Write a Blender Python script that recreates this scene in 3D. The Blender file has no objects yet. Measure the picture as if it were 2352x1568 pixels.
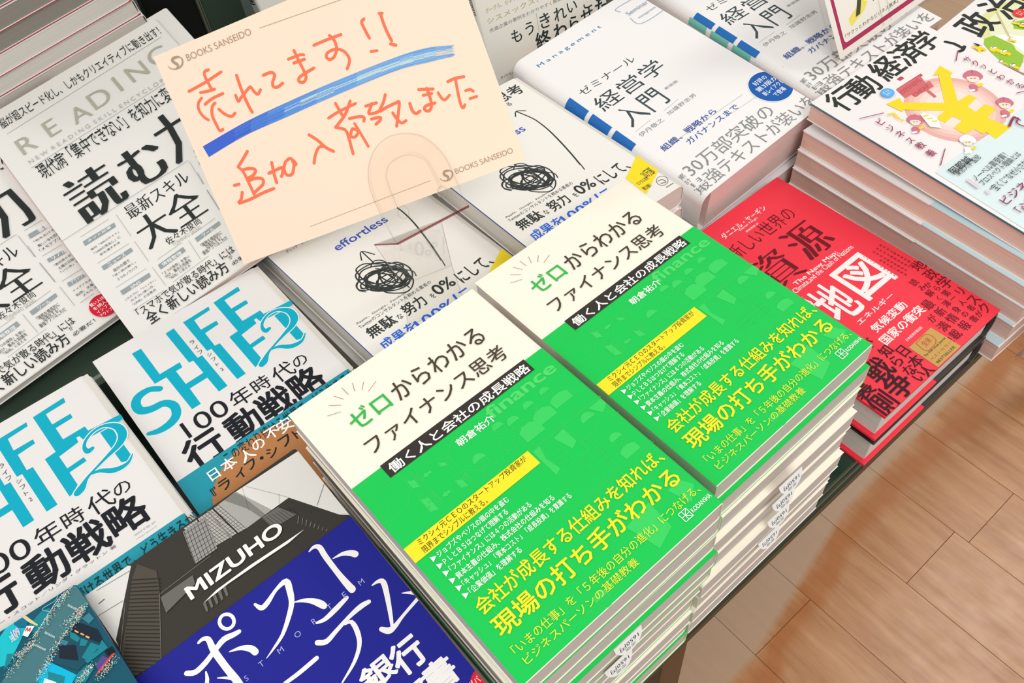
import bpy, bmesh, math, random
from mathutils import Matrix, Vector
random.seed(7)
SC = bpy.context.scene
COL = SC.collection
ZF = 1400.0          # floor is this many mm below the lens

# ------------------------------------------------------------------ camera, world, lights, exposure
TH = .611            # the table's long side runs along this heading
CA, SA = math.cos(TH), math.sin(TH)
def W3(x, y, z): return Vector((x*.001, y*.001, (z+ZF)*.001))
def AB(a, b, z):     # table axes (a along the table edge, b away from the aisle negative) to world
    return W3(a*CA+b*SA, a*SA-b*CA, z)
cam = bpy.data.cameras.new('camera'); camo = bpy.data.objects.new('camera', cam); COL.objects.link(camo)
cam.sensor_width = 36; cam.lens = 36*2045.69/2352; cam.clip_start = .01; cam.clip_end = 60
PI_, RO_ = .90791, -.121716
f_ = Vector((0, math.cos(PI_), -math.sin(PI_))); r_ = Vector((1, 0, 0)); u_ = r_.cross(f_)
R_ = math.cos(RO_)*r_+math.sin(RO_)*u_; U_ = -math.sin(RO_)*r_+math.cos(RO_)*u_
camo.matrix_world = Matrix(((R_.x, U_.x, -f_.x, 0), (R_.y, U_.y, -f_.y, 0), (R_.z, U_.z, -f_.z, ZF*.001), (0, 0, 0, 1)))
SC.camera = camo
wd = bpy.data.worlds.new('shop'); SC.world = wd; wd.use_nodes = True
wd.node_tree.nodes['Background'].inputs[0].default_value = (1, .98, .955, 1)
wd.node_tree.nodes['Background'].inputs[1].default_value = .6
def lamp(x, y, z, sx, sy, p, rot=0, col=(1, .97, .93)):
    l = bpy.data.lights.new('ceiling_lamp', 'AREA'); l.shape = 'RECTANGLE'; l.size = sx; l.size_y = sy; l.energy = p; l.color = col
    o = bpy.data.objects.new('ceiling_lamp', l); o.location = (x, y, z); o.rotation_euler = (0, 0, rot); COL.objects.link(o)
lamp(2.05, 1.3, 2.75, 1.3, .5, 24, TH)
lamp(.3, -1.1, 2.75, 1.3, .5, 30, TH)
lamp(-2.2, .4, 2.6, 1.3, .5, 15, TH)
SC.view_settings.view_transform = 'Standard'; SC.view_settings.look = 'None'
SC.view_settings.exposure = .03; SC.view_settings.gamma = 1; SC.view_settings.use_curve_mapping = False
SC.cycles.max_bounces = 10; SC.cycles.transparent_max_bounces = 24

PZ={'A':[-1.2208,2.7027,-3.8555,0.615,0.0,0.0,1],'B':[-0.1792,3.5708,-3.9665,0.6205,0.0,0.0,1],'C':[1.186,4.453,-4.93,0.61,-0.006,0.025,1],'D1':[-3.75245,2.86332,-4.35333,0.636,-0.009,0.052,1.015],'D2':[-2.787,3.806,-4.543,0.61,0.016,0.016,1],'H1':[-1.848,4.836,-4.564,0.64,-0.011,0.052,1],'H2':[-0.734,5.598,-4.465,0.608,-0.007,0.052,1],'S1':[0.294,6.463,-4.501,0.641,0.091,-0.024,1],'S2':[1.592,7.444,-4.514,0.567,0.056,-0.041,1],'Y1':[2.50782,5.44194,-4.459,0.584,0.039,-0.024,0.98],'E':[-2.29899,1.97296,-4.17443,0.606,0.067,-0.012,0.985],'F':[-3.30915,1.26555,-3.94875,0.64,0.007,0.117,0.975],'G1':[-5.1408,5.1282,-3.969,0.77,0.27,0.03,1.26],'G2':[-3.8682,5.8842,-4.0446,0.61,0.24,-0.12,1.26],'Y2':[3.709,6.105,-4.46,0.658,0.0,0.003,1],'L':[2.579,6.513,-3.5,0.648,1.04,-0.059,1],'I':[-0.12954,7.02474,-2.958,0.503,1.298,0.0,1.02],'I2':[-2.142,7.85,-3.0,0.6,1.25,0.0,1],'K':[-1.93349,4.8379,-3.01403,0.358,0.849,-0.393,1.044]}
# print on the covers, in mm on each cover: P filled shape, S marker line, T line of type, C single character
PR={'A': [('S','gdood',[22.3,80.5,0.22,25.8,82.5,0.22,29.3,80.5,0.22,25.8,78.5,0.22,22.3,80.5,0.22]),
('S','gdood',[22.3,79.2,0.22,25.8,81.2,0.22,29.3,79.2,0.22,25.8,77.2,0.22,22.3,79.2,0.22]),
('S','gdood',[22.3,77.9,0.22,25.8,79.9,0.22,29.3,77.9,0.22,25.8,75.9,0.22,22.3,77.9,0.22]),
('S','gdood',[22.3,76.6,0.22,25.8,78.6,0.22,29.3,76.6,0.22,25.8,74.6,0.22,22.3,76.6,0.22]),
('S','gdood',[22.3,75.3,0.22,25.8,77.3,0.22,29.3,75.3,0.22,25.8,73.3,0.22,22.3,75.3,0.22]),
('S','gdood',[22.3,80.5,0.22,22.3,75.3,0.22]),
('S','gdood',[29.3,80.5,0.22,29.3,75.3,0.22]),
('S','gdood',[25.8,82.5,0.22,25.8,77.3,0.22]),
('P','gdood',[22.7,80.7,25.8,82.3,25.8,77.5,22.7,75.7]),
('S','gdood',[40,80.5,0.22,43.25,82.5,0.22,46.5,80.5,0.22,43.25,78.5,0.22,40,80.5,0.22]),
('S','gdood',[40,79.2,0.22,43.25,81.2,0.22,46.5,79.2,0.22,43.25,77.2,0.22,40,79.2,0.22]),
('S','gdood',[40,77.9,0.22,43.25,79.9,0.22,46.5,77.9,0.22,43.25,75.9,0.22,40,77.9,0.22]),
('S','gdood',[40,80.5,0.22,40,77.9,0.22]),
('S','gdood',[46.5,80.5,0.22,46.5,77.9,0.22]),
('S','gdood',[43.25,82.5,0.22,43.25,79.9,0.22]),
('P','gdood',[40.4,80.7,43.25,82.3,43.25,79.89999999999999,40.4,78.1]),
('S','gdood',[21,96.5,0.22,25.0,98.5,0.22,29,96.5,0.22,25.0,94.5,0.22,21,96.5,0.22]),
('S','gdood',[21,95.2,0.22,25.0,97.2,0.22,29,95.2,0.22,25.0,93.2,0.22,21,95.2,0.22]),
('S','gdood',[21,93.9,0.22,25.0,95.9,0.22,29,93.9,0.22,25.0,91.9,0.22,21,93.9,0.22]),
('S','gdood',[21,92.6,0.22,25.0,94.6,0.22,29,92.6,0.22,25.0,90.6,0.22,21,92.6,0.22]),
('S','gdood',[21,91.3,0.22,25.0,93.3,0.22,29,91.3,0.22,25.0,89.3,0.22,21,91.3,0.22]),
('S','gdood',[21,90.0,0.22,25.0,92.0,0.22,29,90.0,0.22,25.0,88.0,0.22,21,90.0,0.22]),
('S','gdood',[21,88.7,0.22,25.0,90.7,0.22,29,88.7,0.22,25.0,86.7,0.22,21,88.7,0.22]),
('S','gdood',[21,87.4,0.22,25.0,89.4,0.22,29,87.4,0.22,25.0,85.4,0.22,21,87.4,0.22]),
('S','gdood',[21,96.5,0.22,21,87.4,0.22]),
('S','gdood',[29,96.5,0.22,29,87.4,0.22]),
('S','gdood',[25.0,98.5,0.22,25.0,89.4,0.22]),
('P','gdood',[21.4,96.7,25.0,98.3,25.0,89.89999999999999,21.4,88.1]),
('S','gdood',[40,96.5,0.22,43.5,98.5,0.22,47,96.5,0.22,43.5,94.5,0.22,40,96.5,0.22]),
('S','gdood',[40,95.2,0.22,43.5,97.2,0.22,47,95.2,0.22,43.5,93.2,0.22,40,95.2,0.22]),
('S','gdood',[40,93.9,0.22,43.5,95.9,0.22,47,93.9,0.22,43.5,91.9,0.22,40,93.9,0.22]),
('S','gdood',[40,92.6,0.22,43.5,94.6,0.22,47,92.6,0.22,43.5,90.6,0.22,40,92.6,0.22]),
('S','gdood',[40,91.3,0.22,43.5,93.3,0.22,47,91.3,0.22,43.5,89.3,0.22,40,91.3,0.22]),
('S','gdood',[40,96.5,0.22,40,91.3,0.22]),
('S','gdood',[47,96.5,0.22,47,91.3,0.22]),
('S','gdood',[43.5,98.5,0.22,43.5,93.3,0.22]),
('P','gdood',[40.4,96.7,43.5,98.3,43.5,93.5,40.4,91.7]),
('P','gdood',[35,78.5,32.5,78.5,32.5,77.5,30,79.3,32.5,81,32.5,80,35,80]),
('P','gdood',[35.5,93.5,33.0,93.5,33.0,92.5,30.5,94.3,33.0,96,33.0,95,35.5,95]),
('S','gdood',[29.5,80.0,0.2,30.6,79.6,0.2]),
('S','gdood',[31.5,79.4,0.2,32.6,79.0,0.2]),
('S','gdood',[33.5,78.8,0.2,34.6,78.39999999999999,0.2]),
('S','gdood',[35.5,78.2,0.2,36.6,77.8,0.2]),
('S','gdood',[37.5,77.6,0.2,38.6,77.19999999999999,0.2]),
('S','gdood',[29.5,95.0,0.2,30.6,94.6,0.2]),
('S','gdood',[31.5,94.4,0.2,32.6,94.0,0.2]),
('S','gdood',[33.5,93.8,0.2,34.6,93.39999999999999,0.2]),
('S','gdood',[35.5,93.2,0.2,36.6,92.8,0.2]),
('S','gdood',[37.5,92.6,0.2,38.6,92.19999999999999,0.2]),
('S','gdood',[22.0,75.0,0.22,21.31479122813215,79.01722092687432,0.22,19.326237921249266,82.64120827980216,0.22,16.228993532094623,85.51722092687432,0.22,12.326237921249264,87.363734711837,0.22,8.0,88.0,0.22,3.6737620787507375,87.363734711837,0.22,-0.2289935320946217,85.51722092687432,0.22,-3.3262379212492625,82.64120827980216,0.22,-5.314791228132149,79.01722092687432,0.22,-6.0,75.0,0.22,-5.314791228132153,70.98277907312568,0.22,-3.326237921249266,67.35879172019786,0.22,-0.22899353209462525,64.48277907312568,0.22,3.673762078750734,62.636265288163,0.22,7.999999999999997,62.0,0.22,12.32623792124926,62.636265288163,0.22,16.22899353209462,64.48277907312568,0.22,19.326237921249263,67.35879172019784,0.22,21.31479122813215,70.98277907312568,0.22,22.0,75.0,0.22]),
('S','gdood',[82.0,84.0,0.22,81.11901729331277,88.32623792124926,0.22,78.56230589874906,92.22899353209462,0.22,74.58013454126451,95.32623792124926,0.22,69.56230589874906,97.31479122813215,0.22,64.0,98.0,0.22,58.43769410125095,97.31479122813215,0.22,53.41986545873549,95.32623792124926,0.22,49.43769410125095,92.22899353209462,0.22,46.880982706687234,88.32623792124926,0.22,46.0,84.0,0.22,46.880982706687234,79.67376207875074,0.22,49.43769410125094,75.77100646790538,0.22,53.41986545873548,72.67376207875074,0.22,58.43769410125094,70.68520877186785,0.22,64.0,70.0,0.22,69.56230589874905,70.68520877186785,0.22,74.58013454126451,72.67376207875074,0.22,78.56230589874906,75.77100646790538,0.22,81.11901729331277,79.67376207875073,0.22,82.0,84.0,0.22]),
('S','gdood',[60.2,92.0,0.25,59.7712812921102,94.0,0.25,58.6,95.46410161513775,0.25,57.0,96.0,0.25,55.4,95.46410161513775,0.25,54.2287187078898,94.0,0.25,53.8,92.0,0.25,54.2287187078898,90.0,0.25,55.4,88.53589838486225,0.25,57.0,88.0,0.25,58.6,88.53589838486225,0.25,59.7712812921102,90.0,0.25,60.2,92.0,0.25]),
('P','gdood',[53.2,91.0,53.48925777645711,89.46926627053963,54.31299423149112,88.17157287525382,55.545802957012654,87.30448186995486,57.0,87.0,58.45419704298734,87.30448186995486,59.68700576850888,88.17157287525382,60.51074222354289,89.46926627053963,60.8,91.0]),
('S','gdood',[55.4,92.4,0.2,56.4,92.4,0.2]),
('S','gdood',[57.6,92.4,0.2,58.6,92.4,0.2]),
('S','gdood',[56.2,94.2,0.2,57,94.48,0.2,57.8,94.2,0.2]),
('S','gdood',[55.2,96.5,0.25,52.5,98.0,0.25,52.5,102.5,0.25,61.5,102.5,0.25,61.5,98.0,0.25,58.8,96.5,0.25]),
('S','gdood',[78.88,84.0,0.25,78.49415316289918,85.8,0.25,77.44,87.11769145362398,0.25,76.0,87.6,0.25,74.56,87.11769145362398,0.25,73.50584683710082,85.8,0.25,73.12,84.0,0.25,73.50584683710082,82.2,0.25,74.56,80.88230854637602,0.25,76.0,80.4,0.25,77.44,80.88230854637602,0.25,78.49415316289918,82.2,0.25,78.88,84.0,0.25]),
('P','gdood',[72.58,83.1,72.8403319988114,81.72233964348567,73.58169480834201,80.55441558772843,74.69122266131139,79.77403368295936,76.0,79.5,77.30877733868861,79.77403368295936,78.41830519165799,80.55441558772843,79.1596680011886,81.72233964348567,79.42,83.1]),
('S','gdood',[74.56,84.36,0.2,75.46,84.36,0.2]),
('S','gdood',[76.54,84.36,0.2,77.44,84.36,0.2]),
('S','gdood',[75.28,85.98,0.2,76,86.232,0.2,76.72,85.98,0.2]),
('S','gdood',[73.8,88,0.25,70.5,90.25,0.25,70.5,97,0.25,81.5,97,0.25,81.5,90.25,0.25,78.2,88,0.25]),
('S','gdood',[87.2,87.0,0.25,86.7712812921102,89.0,0.25,85.6,90.46410161513775,0.25,84.0,91.0,0.25,82.4,90.46410161513775,0.25,81.2287187078898,89.0,0.25,80.8,87.0,0.25,81.2287187078898,85.0,0.25,82.4,83.53589838486225,0.25,84.0,83.0,0.25,85.6,83.53589838486225,0.25,86.7712812921102,85.0,0.25,87.2,87.0,0.25]),
('P','gdood',[80.2,86.0,80.48925777645711,84.46926627053963,81.31299423149112,83.17157287525382,82.54580295701265,82.30448186995486,84.0,82.0,85.45419704298735,82.30448186995486,86.68700576850888,83.17157287525382,87.51074222354289,84.46926627053963,87.8,86.0]),
('S','gdood',[82.4,87.4,0.2,83.4,87.4,0.2]),
('S','gdood',[84.6,87.4,0.2,85.6,87.4,0.2]),
('S','gdood',[83.2,89.2,0.2,84,89.48,0.2,84.8,89.2,0.2]),
('P','gdood',[84.6,91,81.0,93.25,81.0,100,93.0,100,93.0,93.25,89.4,91]),
('S','gdood',[98.88,85.0,0.25,98.49415316289918,86.8,0.25,97.44,88.11769145362398,0.25,96.0,88.6,0.25,94.56,88.11769145362398,0.25,93.50584683710082,86.8,0.25,93.12,85.0,0.25,93.50584683710082,83.2,0.25,94.56,81.88230854637602,0.25,96.0,81.4,0.25,97.44,81.88230854637602,0.25,98.49415316289918,83.2,0.25,98.88,85.0,0.25]),
('P','gdood',[92.58,84.1,92.8403319988114,82.72233964348567,93.58169480834201,81.55441558772843,94.69122266131139,80.77403368295936,96.0,80.5,97.30877733868861,80.77403368295936,98.41830519165799,81.55441558772843,99.1596680011886,82.72233964348567,99.42,84.1]),
('S','gdood',[94.56,85.36,0.2,95.46,85.36,0.2]),
('S','gdood',[96.54,85.36,0.2,97.44,85.36,0.2]),
('S','gdood',[95.28,86.98,0.2,96,87.232,0.2,96.72,86.98,0.2]),
('P','gdood',[95.6,89,92.0,91.0,92.0,97,104.0,97,104.0,91.0,100.4,89]),
('S','gdood',[110.72,84.0,0.25,110.35558909829368,85.7,0.25,109.36,86.94448637286709,0.25,108.0,87.4,0.25,106.64,86.94448637286709,0.25,105.64441090170632,85.7,0.25,105.28,84.0,0.25,105.64441090170632,82.3,0.25,106.64,81.05551362713291,0.25,108.0,80.6,0.25,109.36,81.05551362713291,0.25,110.35558909829368,82.3,0.25,110.72,84.0,0.25]),
('P','gdood',[104.77,83.15,105.01586910998854,81.8488763299587,105.71604509676744,80.74583694396574,106.76393251346076,80.00880958946163,108.0,79.75,109.23606748653924,80.00880958946163,110.28395490323254,80.74583694396574,110.98413089001146,81.8488763299587,111.23,83.15]),
('S','gdood',[106.64,84.34,0.2,107.49,84.34,0.2]),
('S','gdood',[108.51,84.34,0.2,109.36,84.34,0.2]),
('S','gdood',[107.32,85.87,0.2,108,86.108,0.2,108.68,85.87,0.2]),
('P','gdood',[108.6,88,105.0,89.75,105.0,95,117.0,95,117.0,89.75,113.4,88]),
('S','gdood',[79,104.5,0.25,127,104.5,0.25]),
('S','gdood',[79,105.2,0.25,127,105.2,0.25]),
('S','gdood',[79,124,0.25,100,124,0.25]),
('S','gdood',[100,105,0.25,100,124,0.25]),
('S','gdood',[101,105,0.25,101,124,0.25]),
('S','gdood',[101,118,0.25,127,118,0.25]),
('S','gdood',[104,118,0.25,104,140,0.25]),
('S','gdood',[79,141,0.25,127,141,0.25]),
('S','gdood',[92.0,114.0,0.22,91.75528258147577,116.16311896062463,0.22,91.04508497187474,118.11449676604731,0.22,89.93892626146237,119.66311896062463,0.22,88.54508497187474,120.65739561406608,0.22,87.0,121.0,0.22,85.45491502812526,120.65739561406608,0.22,84.06107373853763,119.66311896062463,0.22,82.95491502812527,118.11449676604731,0.22,82.24471741852423,116.16311896062463,0.22,82.0,114.0,0.22,82.24471741852423,111.83688103937537,0.22,82.95491502812526,109.88550323395269,0.22,84.06107373853763,108.33688103937537,0.22,85.45491502812526,107.34260438593392,0.22,87.0,107.0,0.22,88.54508497187473,107.34260438593392,0.22,89.93892626146237,108.33688103937537,0.22,91.04508497187473,109.88550323395269,0.22,91.75528258147577,111.83688103937537,0.22,92.0,114.0,0.22]),
('P','gdood',[79,105.5,84,105.5,81.5,113,83,122,79,123.5]),
('P','gdood',[92,107,99.5,106,99.5,116,95,118]),
('S','gdood',[84,114,0.25,85.5,114.4,0.25]),
('S','gdood',[88.5,114,0.25,90,114.4,0.25]),
('S','gdood',[88.4,118.0,0.22,88.33147912281322,118.30901699437494,0.22,88.13262379212493,118.58778525229248,0.22,87.82289935320946,118.80901699437494,0.22,87.43262379212493,118.95105651629515,0.22,87.0,119.0,0.22,86.56737620787507,118.95105651629515,0.22,86.17710064679054,118.80901699437494,0.22,85.86737620787507,118.58778525229248,0.22,85.66852087718678,118.30901699437494,0.22,85.6,118.0,0.22,85.66852087718678,117.69098300562506,0.22,85.86737620787507,117.41221474770752,0.22,86.17710064679054,117.19098300562506,0.22,86.56737620787507,117.04894348370485,0.22,87.0,117.0,0.22,87.43262379212493,117.04894348370485,0.22,87.82289935320946,117.19098300562506,0.22,88.13262379212493,117.41221474770752,0.22,88.33147912281322,117.69098300562506,0.22,88.4,118.0,0.22]),
('S','gdood',[116.6,112.0,0.25,116.11769145362398,114.25,0.25,114.8,115.89711431702997,0.25,113.0,116.5,0.25,111.2,115.89711431702997,0.25,109.88230854637602,114.25,0.25,109.4,112.0,0.25,109.88230854637602,109.75,0.25,111.2,108.10288568297003,0.25,113.0,107.5,0.25,114.8,108.10288568297003,0.25,116.11769145362398,109.75,0.25,116.6,112.0,0.25]),
('P','gdood',[108.725,110.875,109.05041499851424,109.1529245543571,109.9771185104275,107.69301948466054,111.36402832663924,106.71754210369922,113.0,106.375,114.63597167336076,106.71754210369922,116.02288148957248,107.69301948466054,116.94958500148574,109.1529245543571,117.275,110.875]),
('S','gdood',[111.2,112.45,0.2,112.325,112.45,0.2]),
('S','gdood',[113.675,112.45,0.2,114.8,112.45,0.2]),
('S','gdood',[112.1,114.475,0.2,113,114.79,0.2,113.9,114.475,0.2]),
('S','gdood',[121,106,0.3,123,118,0.3]),
('P','gdood',[117,106,126,106,126,110,121,113]),
('S','gdood',[118.2,130.0,0.25,117.7712812921102,132.0,0.25,116.6,133.46410161513776,0.25,115.0,134.0,0.25,113.4,133.46410161513776,0.25,112.2287187078898,132.0,0.25,111.8,130.0,0.25,112.2287187078898,128.0,0.25,113.4,126.53589838486225,0.25,115.0,126.0,0.25,116.6,126.53589838486225,0.25,117.7712812921102,128.0,0.25,118.2,130.0,0.25]),
('P','gdood',[111.2,129.0,111.48925777645711,127.46926627053963,112.31299423149112,126.17157287525382,113.54580295701265,125.30448186995486,115.0,125.0,116.45419704298735,125.30448186995486,117.68700576850888,126.17157287525382,118.51074222354289,127.46926627053963,118.8,129.0]),
('S','gdood',[113.4,130.4,0.2,114.4,130.4,0.2]),
('S','gdood',[115.6,130.4,0.2,116.6,130.4,0.2]),
('S','gdood',[114.2,132.2,0.2,115,132.48,0.2,115.8,132.2,0.2]),
('P','gdood',[113.0,134.5,110.0,136.0,110.0,140.5,120.0,140.5,120.0,136.0,117.0,134.5]),
('T','gdood','ワンピースと出し',8,66.5,20,67.9,0,0),
('T','gdood','なんで現金が',8,68.5,19,69.9,0,0),
('T','gdood','足りないの',8,70.5,18,71.9,0,0),
('T','gdood','うんうん',106,122,113,123.8,0,0),
('T','gdood','だめだよ',92,126,99,127.8,0,0),
('T','gdood','なるほど',61,71,68,72.8,0,0),
('T','gdood','キャッシュの',84,127.0,94,128.4,0,0),
('T','gdood','キャッシュの流',97,127.0,107,128.4,0,0),
('T','gdood','キャッシュの流れ',110,127.0,120,128.4,0,0),
('T','gdood','キャッシュの流れを',84,130.2,94,131.6,0,0),
('T','gdood','キャッシュの流れを見',97,130.2,107,131.6,0,0),
('T','gdood','キャッシュの',110,130.2,120,131.6,0,0),
('T','gdood','キャッシュの流',84,133.4,94,134.8,0,0),
('T','gdood','キャッシュの流れ',97,133.4,107,134.8,0,0),
('T','gdood','キャッシュの流れを',110,133.4,120,134.8,0,0),
('S','gdood',[22.88,109.0,0.25,22.494153162899185,110.8,0.25,21.44,112.11769145362398,0.25,20.0,112.6,0.25,18.560000000000002,112.11769145362398,0.25,17.505846837100815,110.8,0.25,17.12,109.0,0.25,17.505846837100815,107.2,0.25,18.56,105.88230854637602,0.25,20.0,105.4,0.25,21.44,105.88230854637602,0.25,22.49415316289918,107.2,0.25,22.88,109.0,0.25]),
('P','gdood',[16.58,108.1,16.8403319988114,106.72233964348567,17.581694808342007,105.55441558772843,18.69122266131139,104.77403368295936,20.0,104.5,21.308777338688607,104.77403368295936,22.418305191657993,105.55441558772843,23.1596680011886,106.72233964348567,23.42,108.1]),
('S','gdood',[18.56,109.36,0.2,19.46,109.36,0.2]),
('S','gdood',[20.54,109.36,0.2,21.44,109.36,0.2]),
('S','gdood',[19.28,110.98,0.2,20,111.232,0.2,20.72,110.98,0.2]),
('S','gdood',[66.0,168.0,0.22,65.60845213036123,169.8541019662497,0.22,64.47213595499957,171.52671151375483,0.22,62.70228201833979,172.8541019662497,0.22,60.47213595499958,173.70633909777092,0.22,58.0,174.0,0.22,55.52786404500042,173.70633909777092,0.22,53.29771798166021,172.8541019662497,0.22,51.52786404500042,171.52671151375483,0.22,50.39154786963877,169.8541019662497,0.22,50.0,168.0,0.22,50.39154786963877,166.1458980337503,0.22,51.52786404500042,164.47328848624517,0.22,53.29771798166021,163.1458980337503,0.22,55.52786404500042,162.29366090222908,0.22,58.0,162.0,0.22,60.47213595499958,162.29366090222908,0.22,62.70228201833979,163.1458980337503,0.22,64.47213595499957,164.47328848624517,0.22,65.60845213036123,166.1458980337503,0.22,66.0,168.0,0.22]),
('S','gdood',[89.0,172.0,0.22,88.55950864665638,173.54508497187473,0.22,87.28115294937453,174.93892626146237,0.22,85.29006727063226,176.04508497187473,0.22,82.78115294937453,176.75528258147577,0.22,80.0,177.0,0.22,77.21884705062547,176.75528258147577,0.22,74.70993272936774,176.04508497187473,0.22,72.71884705062547,174.93892626146237,0.22,71.44049135334362,173.54508497187473,0.22,71.0,172.0,0.22,71.44049135334362,170.45491502812527,0.22,72.71884705062547,169.06107373853763,0.22,74.70993272936774,167.95491502812527,0.22,77.21884705062547,167.24471741852423,0.22,80.0,167.0,0.22,82.78115294937453,167.24471741852423,0.22,85.29006727063225,167.95491502812527,0.22,87.28115294937453,169.06107373853763,0.22,88.55950864665638,170.45491502812527,0.22,89.0,172.0,0.22]),
('S','gdood',[39.0,176.0,0.22,38.55950864665638,177.8541019662497,0.22,37.28115294937453,179.52671151375483,0.22,35.29006727063226,180.8541019662497,0.22,32.78115294937453,181.70633909777092,0.22,30.0,182.0,0.22,27.218847050625474,181.70633909777092,0.22,24.709932729367743,180.8541019662497,0.22,22.718847050625474,179.52671151375483,0.22,21.440491353343617,177.8541019662497,0.22,21.0,176.0,0.22,21.440491353343617,174.1458980337503,0.22,22.71884705062547,172.47328848624517,0.22,24.70993272936774,171.1458980337503,0.22,27.21884705062547,170.29366090222908,0.22,30.0,170.0,0.22,32.78115294937452,170.29366090222908,0.22,35.29006727063226,171.1458980337503,0.22,37.28115294937453,172.47328848624517,0.22,38.55950864665638,174.1458980337503,0.22,39.0,176.0,0.22]),
('S','gdood',[105.0,150.0,0.22,104.51056516295154,152.16311896062464,0.22,103.09016994374947,154.11449676604732,0.22,100.87785252292473,155.66311896062464,0.22,98.09016994374947,156.65739561406608,0.22,95.0,157.0,0.22,91.90983005625053,156.65739561406608,0.22,89.12214747707527,155.66311896062464,0.22,86.90983005625053,154.11449676604732,0.22,85.48943483704846,152.16311896062464,0.22,85.0,150.0,0.22,85.48943483704846,147.83688103937538,0.22,86.90983005625053,145.88550323395268,0.22,89.12214747707527,144.33688103937536,0.22,91.90983005625053,143.34260438593392,0.22,95.0,143.0,0.22,98.09016994374947,143.34260438593392,0.22,100.87785252292473,144.33688103937536,0.22,103.09016994374947,145.88550323395268,0.22,104.51056516295154,147.83688103937536,0.22,105.0,150.0,0.22]),
('S','gdood',[28.0,155.0,0.22,27.60845213036123,156.8541019662497,0.22,26.47213595499958,158.52671151375483,0.22,24.702282018339787,159.8541019662497,0.22,22.47213595499958,160.70633909777092,0.22,20.0,161.0,0.22,17.52786404500042,160.70633909777092,0.22,15.297717981660217,159.8541019662497,0.22,13.52786404500042,158.52671151375483,0.22,12.39154786963877,156.8541019662497,0.22,12.0,155.0,0.22,12.39154786963877,153.1458980337503,0.22,13.52786404500042,151.47328848624517,0.22,15.297717981660213,150.1458980337503,0.22,17.52786404500042,149.29366090222908,0.22,20.0,149.0,0.22,22.47213595499958,149.29366090222908,0.22,24.702282018339783,150.1458980337503,0.22,26.47213595499958,151.47328848624517,0.22,27.60845213036123,153.1458980337503,0.22,28.0,155.0,0.22]),
('S','gdood',[96.0,176.0,0.25,95.46410161513775,178.5,0.25,94.0,180.33012701892218,0.25,92.0,181.0,0.25,90.0,180.33012701892218,0.25,88.53589838486225,178.5,0.25,88.0,176.0,0.25,88.53589838486225,173.5,0.25,90.0,171.66987298107782,0.25,92.0,171.0,0.25,94.0,171.66987298107782,0.25,95.46410161513775,173.5,0.25,96.0,176.0,0.25]),
('P','gdood',[87.25,174.75,87.61157222057139,172.83658283817456,88.6412427893639,171.21446609406726,90.18225369626582,170.13060233744358,92.0,169.75,93.81774630373418,170.13060233744358,95.3587572106361,171.21446609406726,96.38842777942861,172.83658283817454,96.75,174.75]),
('S','gdood',[90.0,176.5,0.2,91.25,176.5,0.2]),
('S','gdood',[92.75,176.5,0.2,94.0,176.5,0.2]),
('S','gdood',[91.0,178.75,0.2,92,179.1,0.2,93.0,178.75,0.2]),
('S','gdood',[55.2,184.0,0.25,54.7712812921102,186.0,0.25,53.6,187.46410161513776,0.25,52.0,188.0,0.25,50.4,187.46410161513776,0.25,49.2287187078898,186.0,0.25,48.8,184.0,0.25,49.2287187078898,182.0,0.25,50.4,180.53589838486224,0.25,52.0,180.0,0.25,53.6,180.53589838486224,0.25,54.7712812921102,182.0,0.25,55.2,184.0,0.25]),
('P','gdood',[48.2,183.0,48.48925777645711,181.46926627053963,49.31299423149112,180.17157287525382,50.545802957012654,179.30448186995486,52.0,179.0,53.45419704298734,179.30448186995486,54.68700576850888,180.17157287525382,55.51074222354289,181.46926627053963,55.8,183.0]),
('S','gdood',[50.4,184.4,0.2,51.4,184.4,0.2]),
('S','gdood',[52.6,184.4,0.2,53.6,184.4,0.2]),
('S','gdood',[51.2,186.2,0.2,52,186.48,0.2,52.8,186.2,0.2]),
('S','gdood',[120.88,172.0,0.25,120.49415316289918,173.8,0.25,119.44,175.117691453624,0.25,118.0,175.6,0.25,116.56,175.117691453624,0.25,115.50584683710082,173.8,0.25,115.12,172.0,0.25,115.50584683710082,170.2,0.25,116.56,168.882308546376,0.25,118.0,168.4,0.25,119.44,168.882308546376,0.25,120.49415316289918,170.2,0.25,120.88,172.0,0.25]),
('P','gdood',[114.58,171.1,114.8403319988114,169.72233964348567,115.58169480834201,168.5544155877284,116.69122266131139,167.77403368295936,118.0,167.5,119.30877733868861,167.77403368295936,120.41830519165799,168.5544155877284,121.1596680011886,169.72233964348567,121.42,171.1]),
('S','gdood',[116.56,172.36,0.2,117.46,172.36,0.2]),
('S','gdood',[118.54,172.36,0.2,119.44,172.36,0.2]),
('S','gdood',[117.28,173.98,0.2,118,174.232,0.2,118.72,173.98,0.2]),
('P','gdood',[84,166,101,164,100,180,88,184]),
('P','gdood',[112,166,120,165,124,172,116,178]),
('S','gdood',[6,143,0.2,18,147,0.2]),
('S','gdood',[21,152,0.2,32,158,0.2]),
('S','gdood',[36,161,0.2,46,169,0.2]),
('S','gdood',[51,143,0.2,60,147,0.2]),
('S','gdood',[66,152,0.2,74,158,0.2]),
('S','gdood',[81,161,0.2,88,169,0.2]),
('S','gdood',[96,143,0.2,102,147,0.2]),
('S','gdood',[111,152,0.2,116,158,0.2]),
('S','gdood',[0,142.5,0.25,127,142.5,0.25]),
('S','gdood',[2,184,0.25,80,184,0.25]),
('T','gfin','finance',76.5,69.2,122.6,77,2,0),
('T','zero','ゼロ',21,22,45,34.4,1,0),
('T','ink','からわかる',48.8,22.2,108.8,35,0.6,0),
('T','ink','ファイナンス思考',19,41,110.6,52.2,0.6,0),
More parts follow.
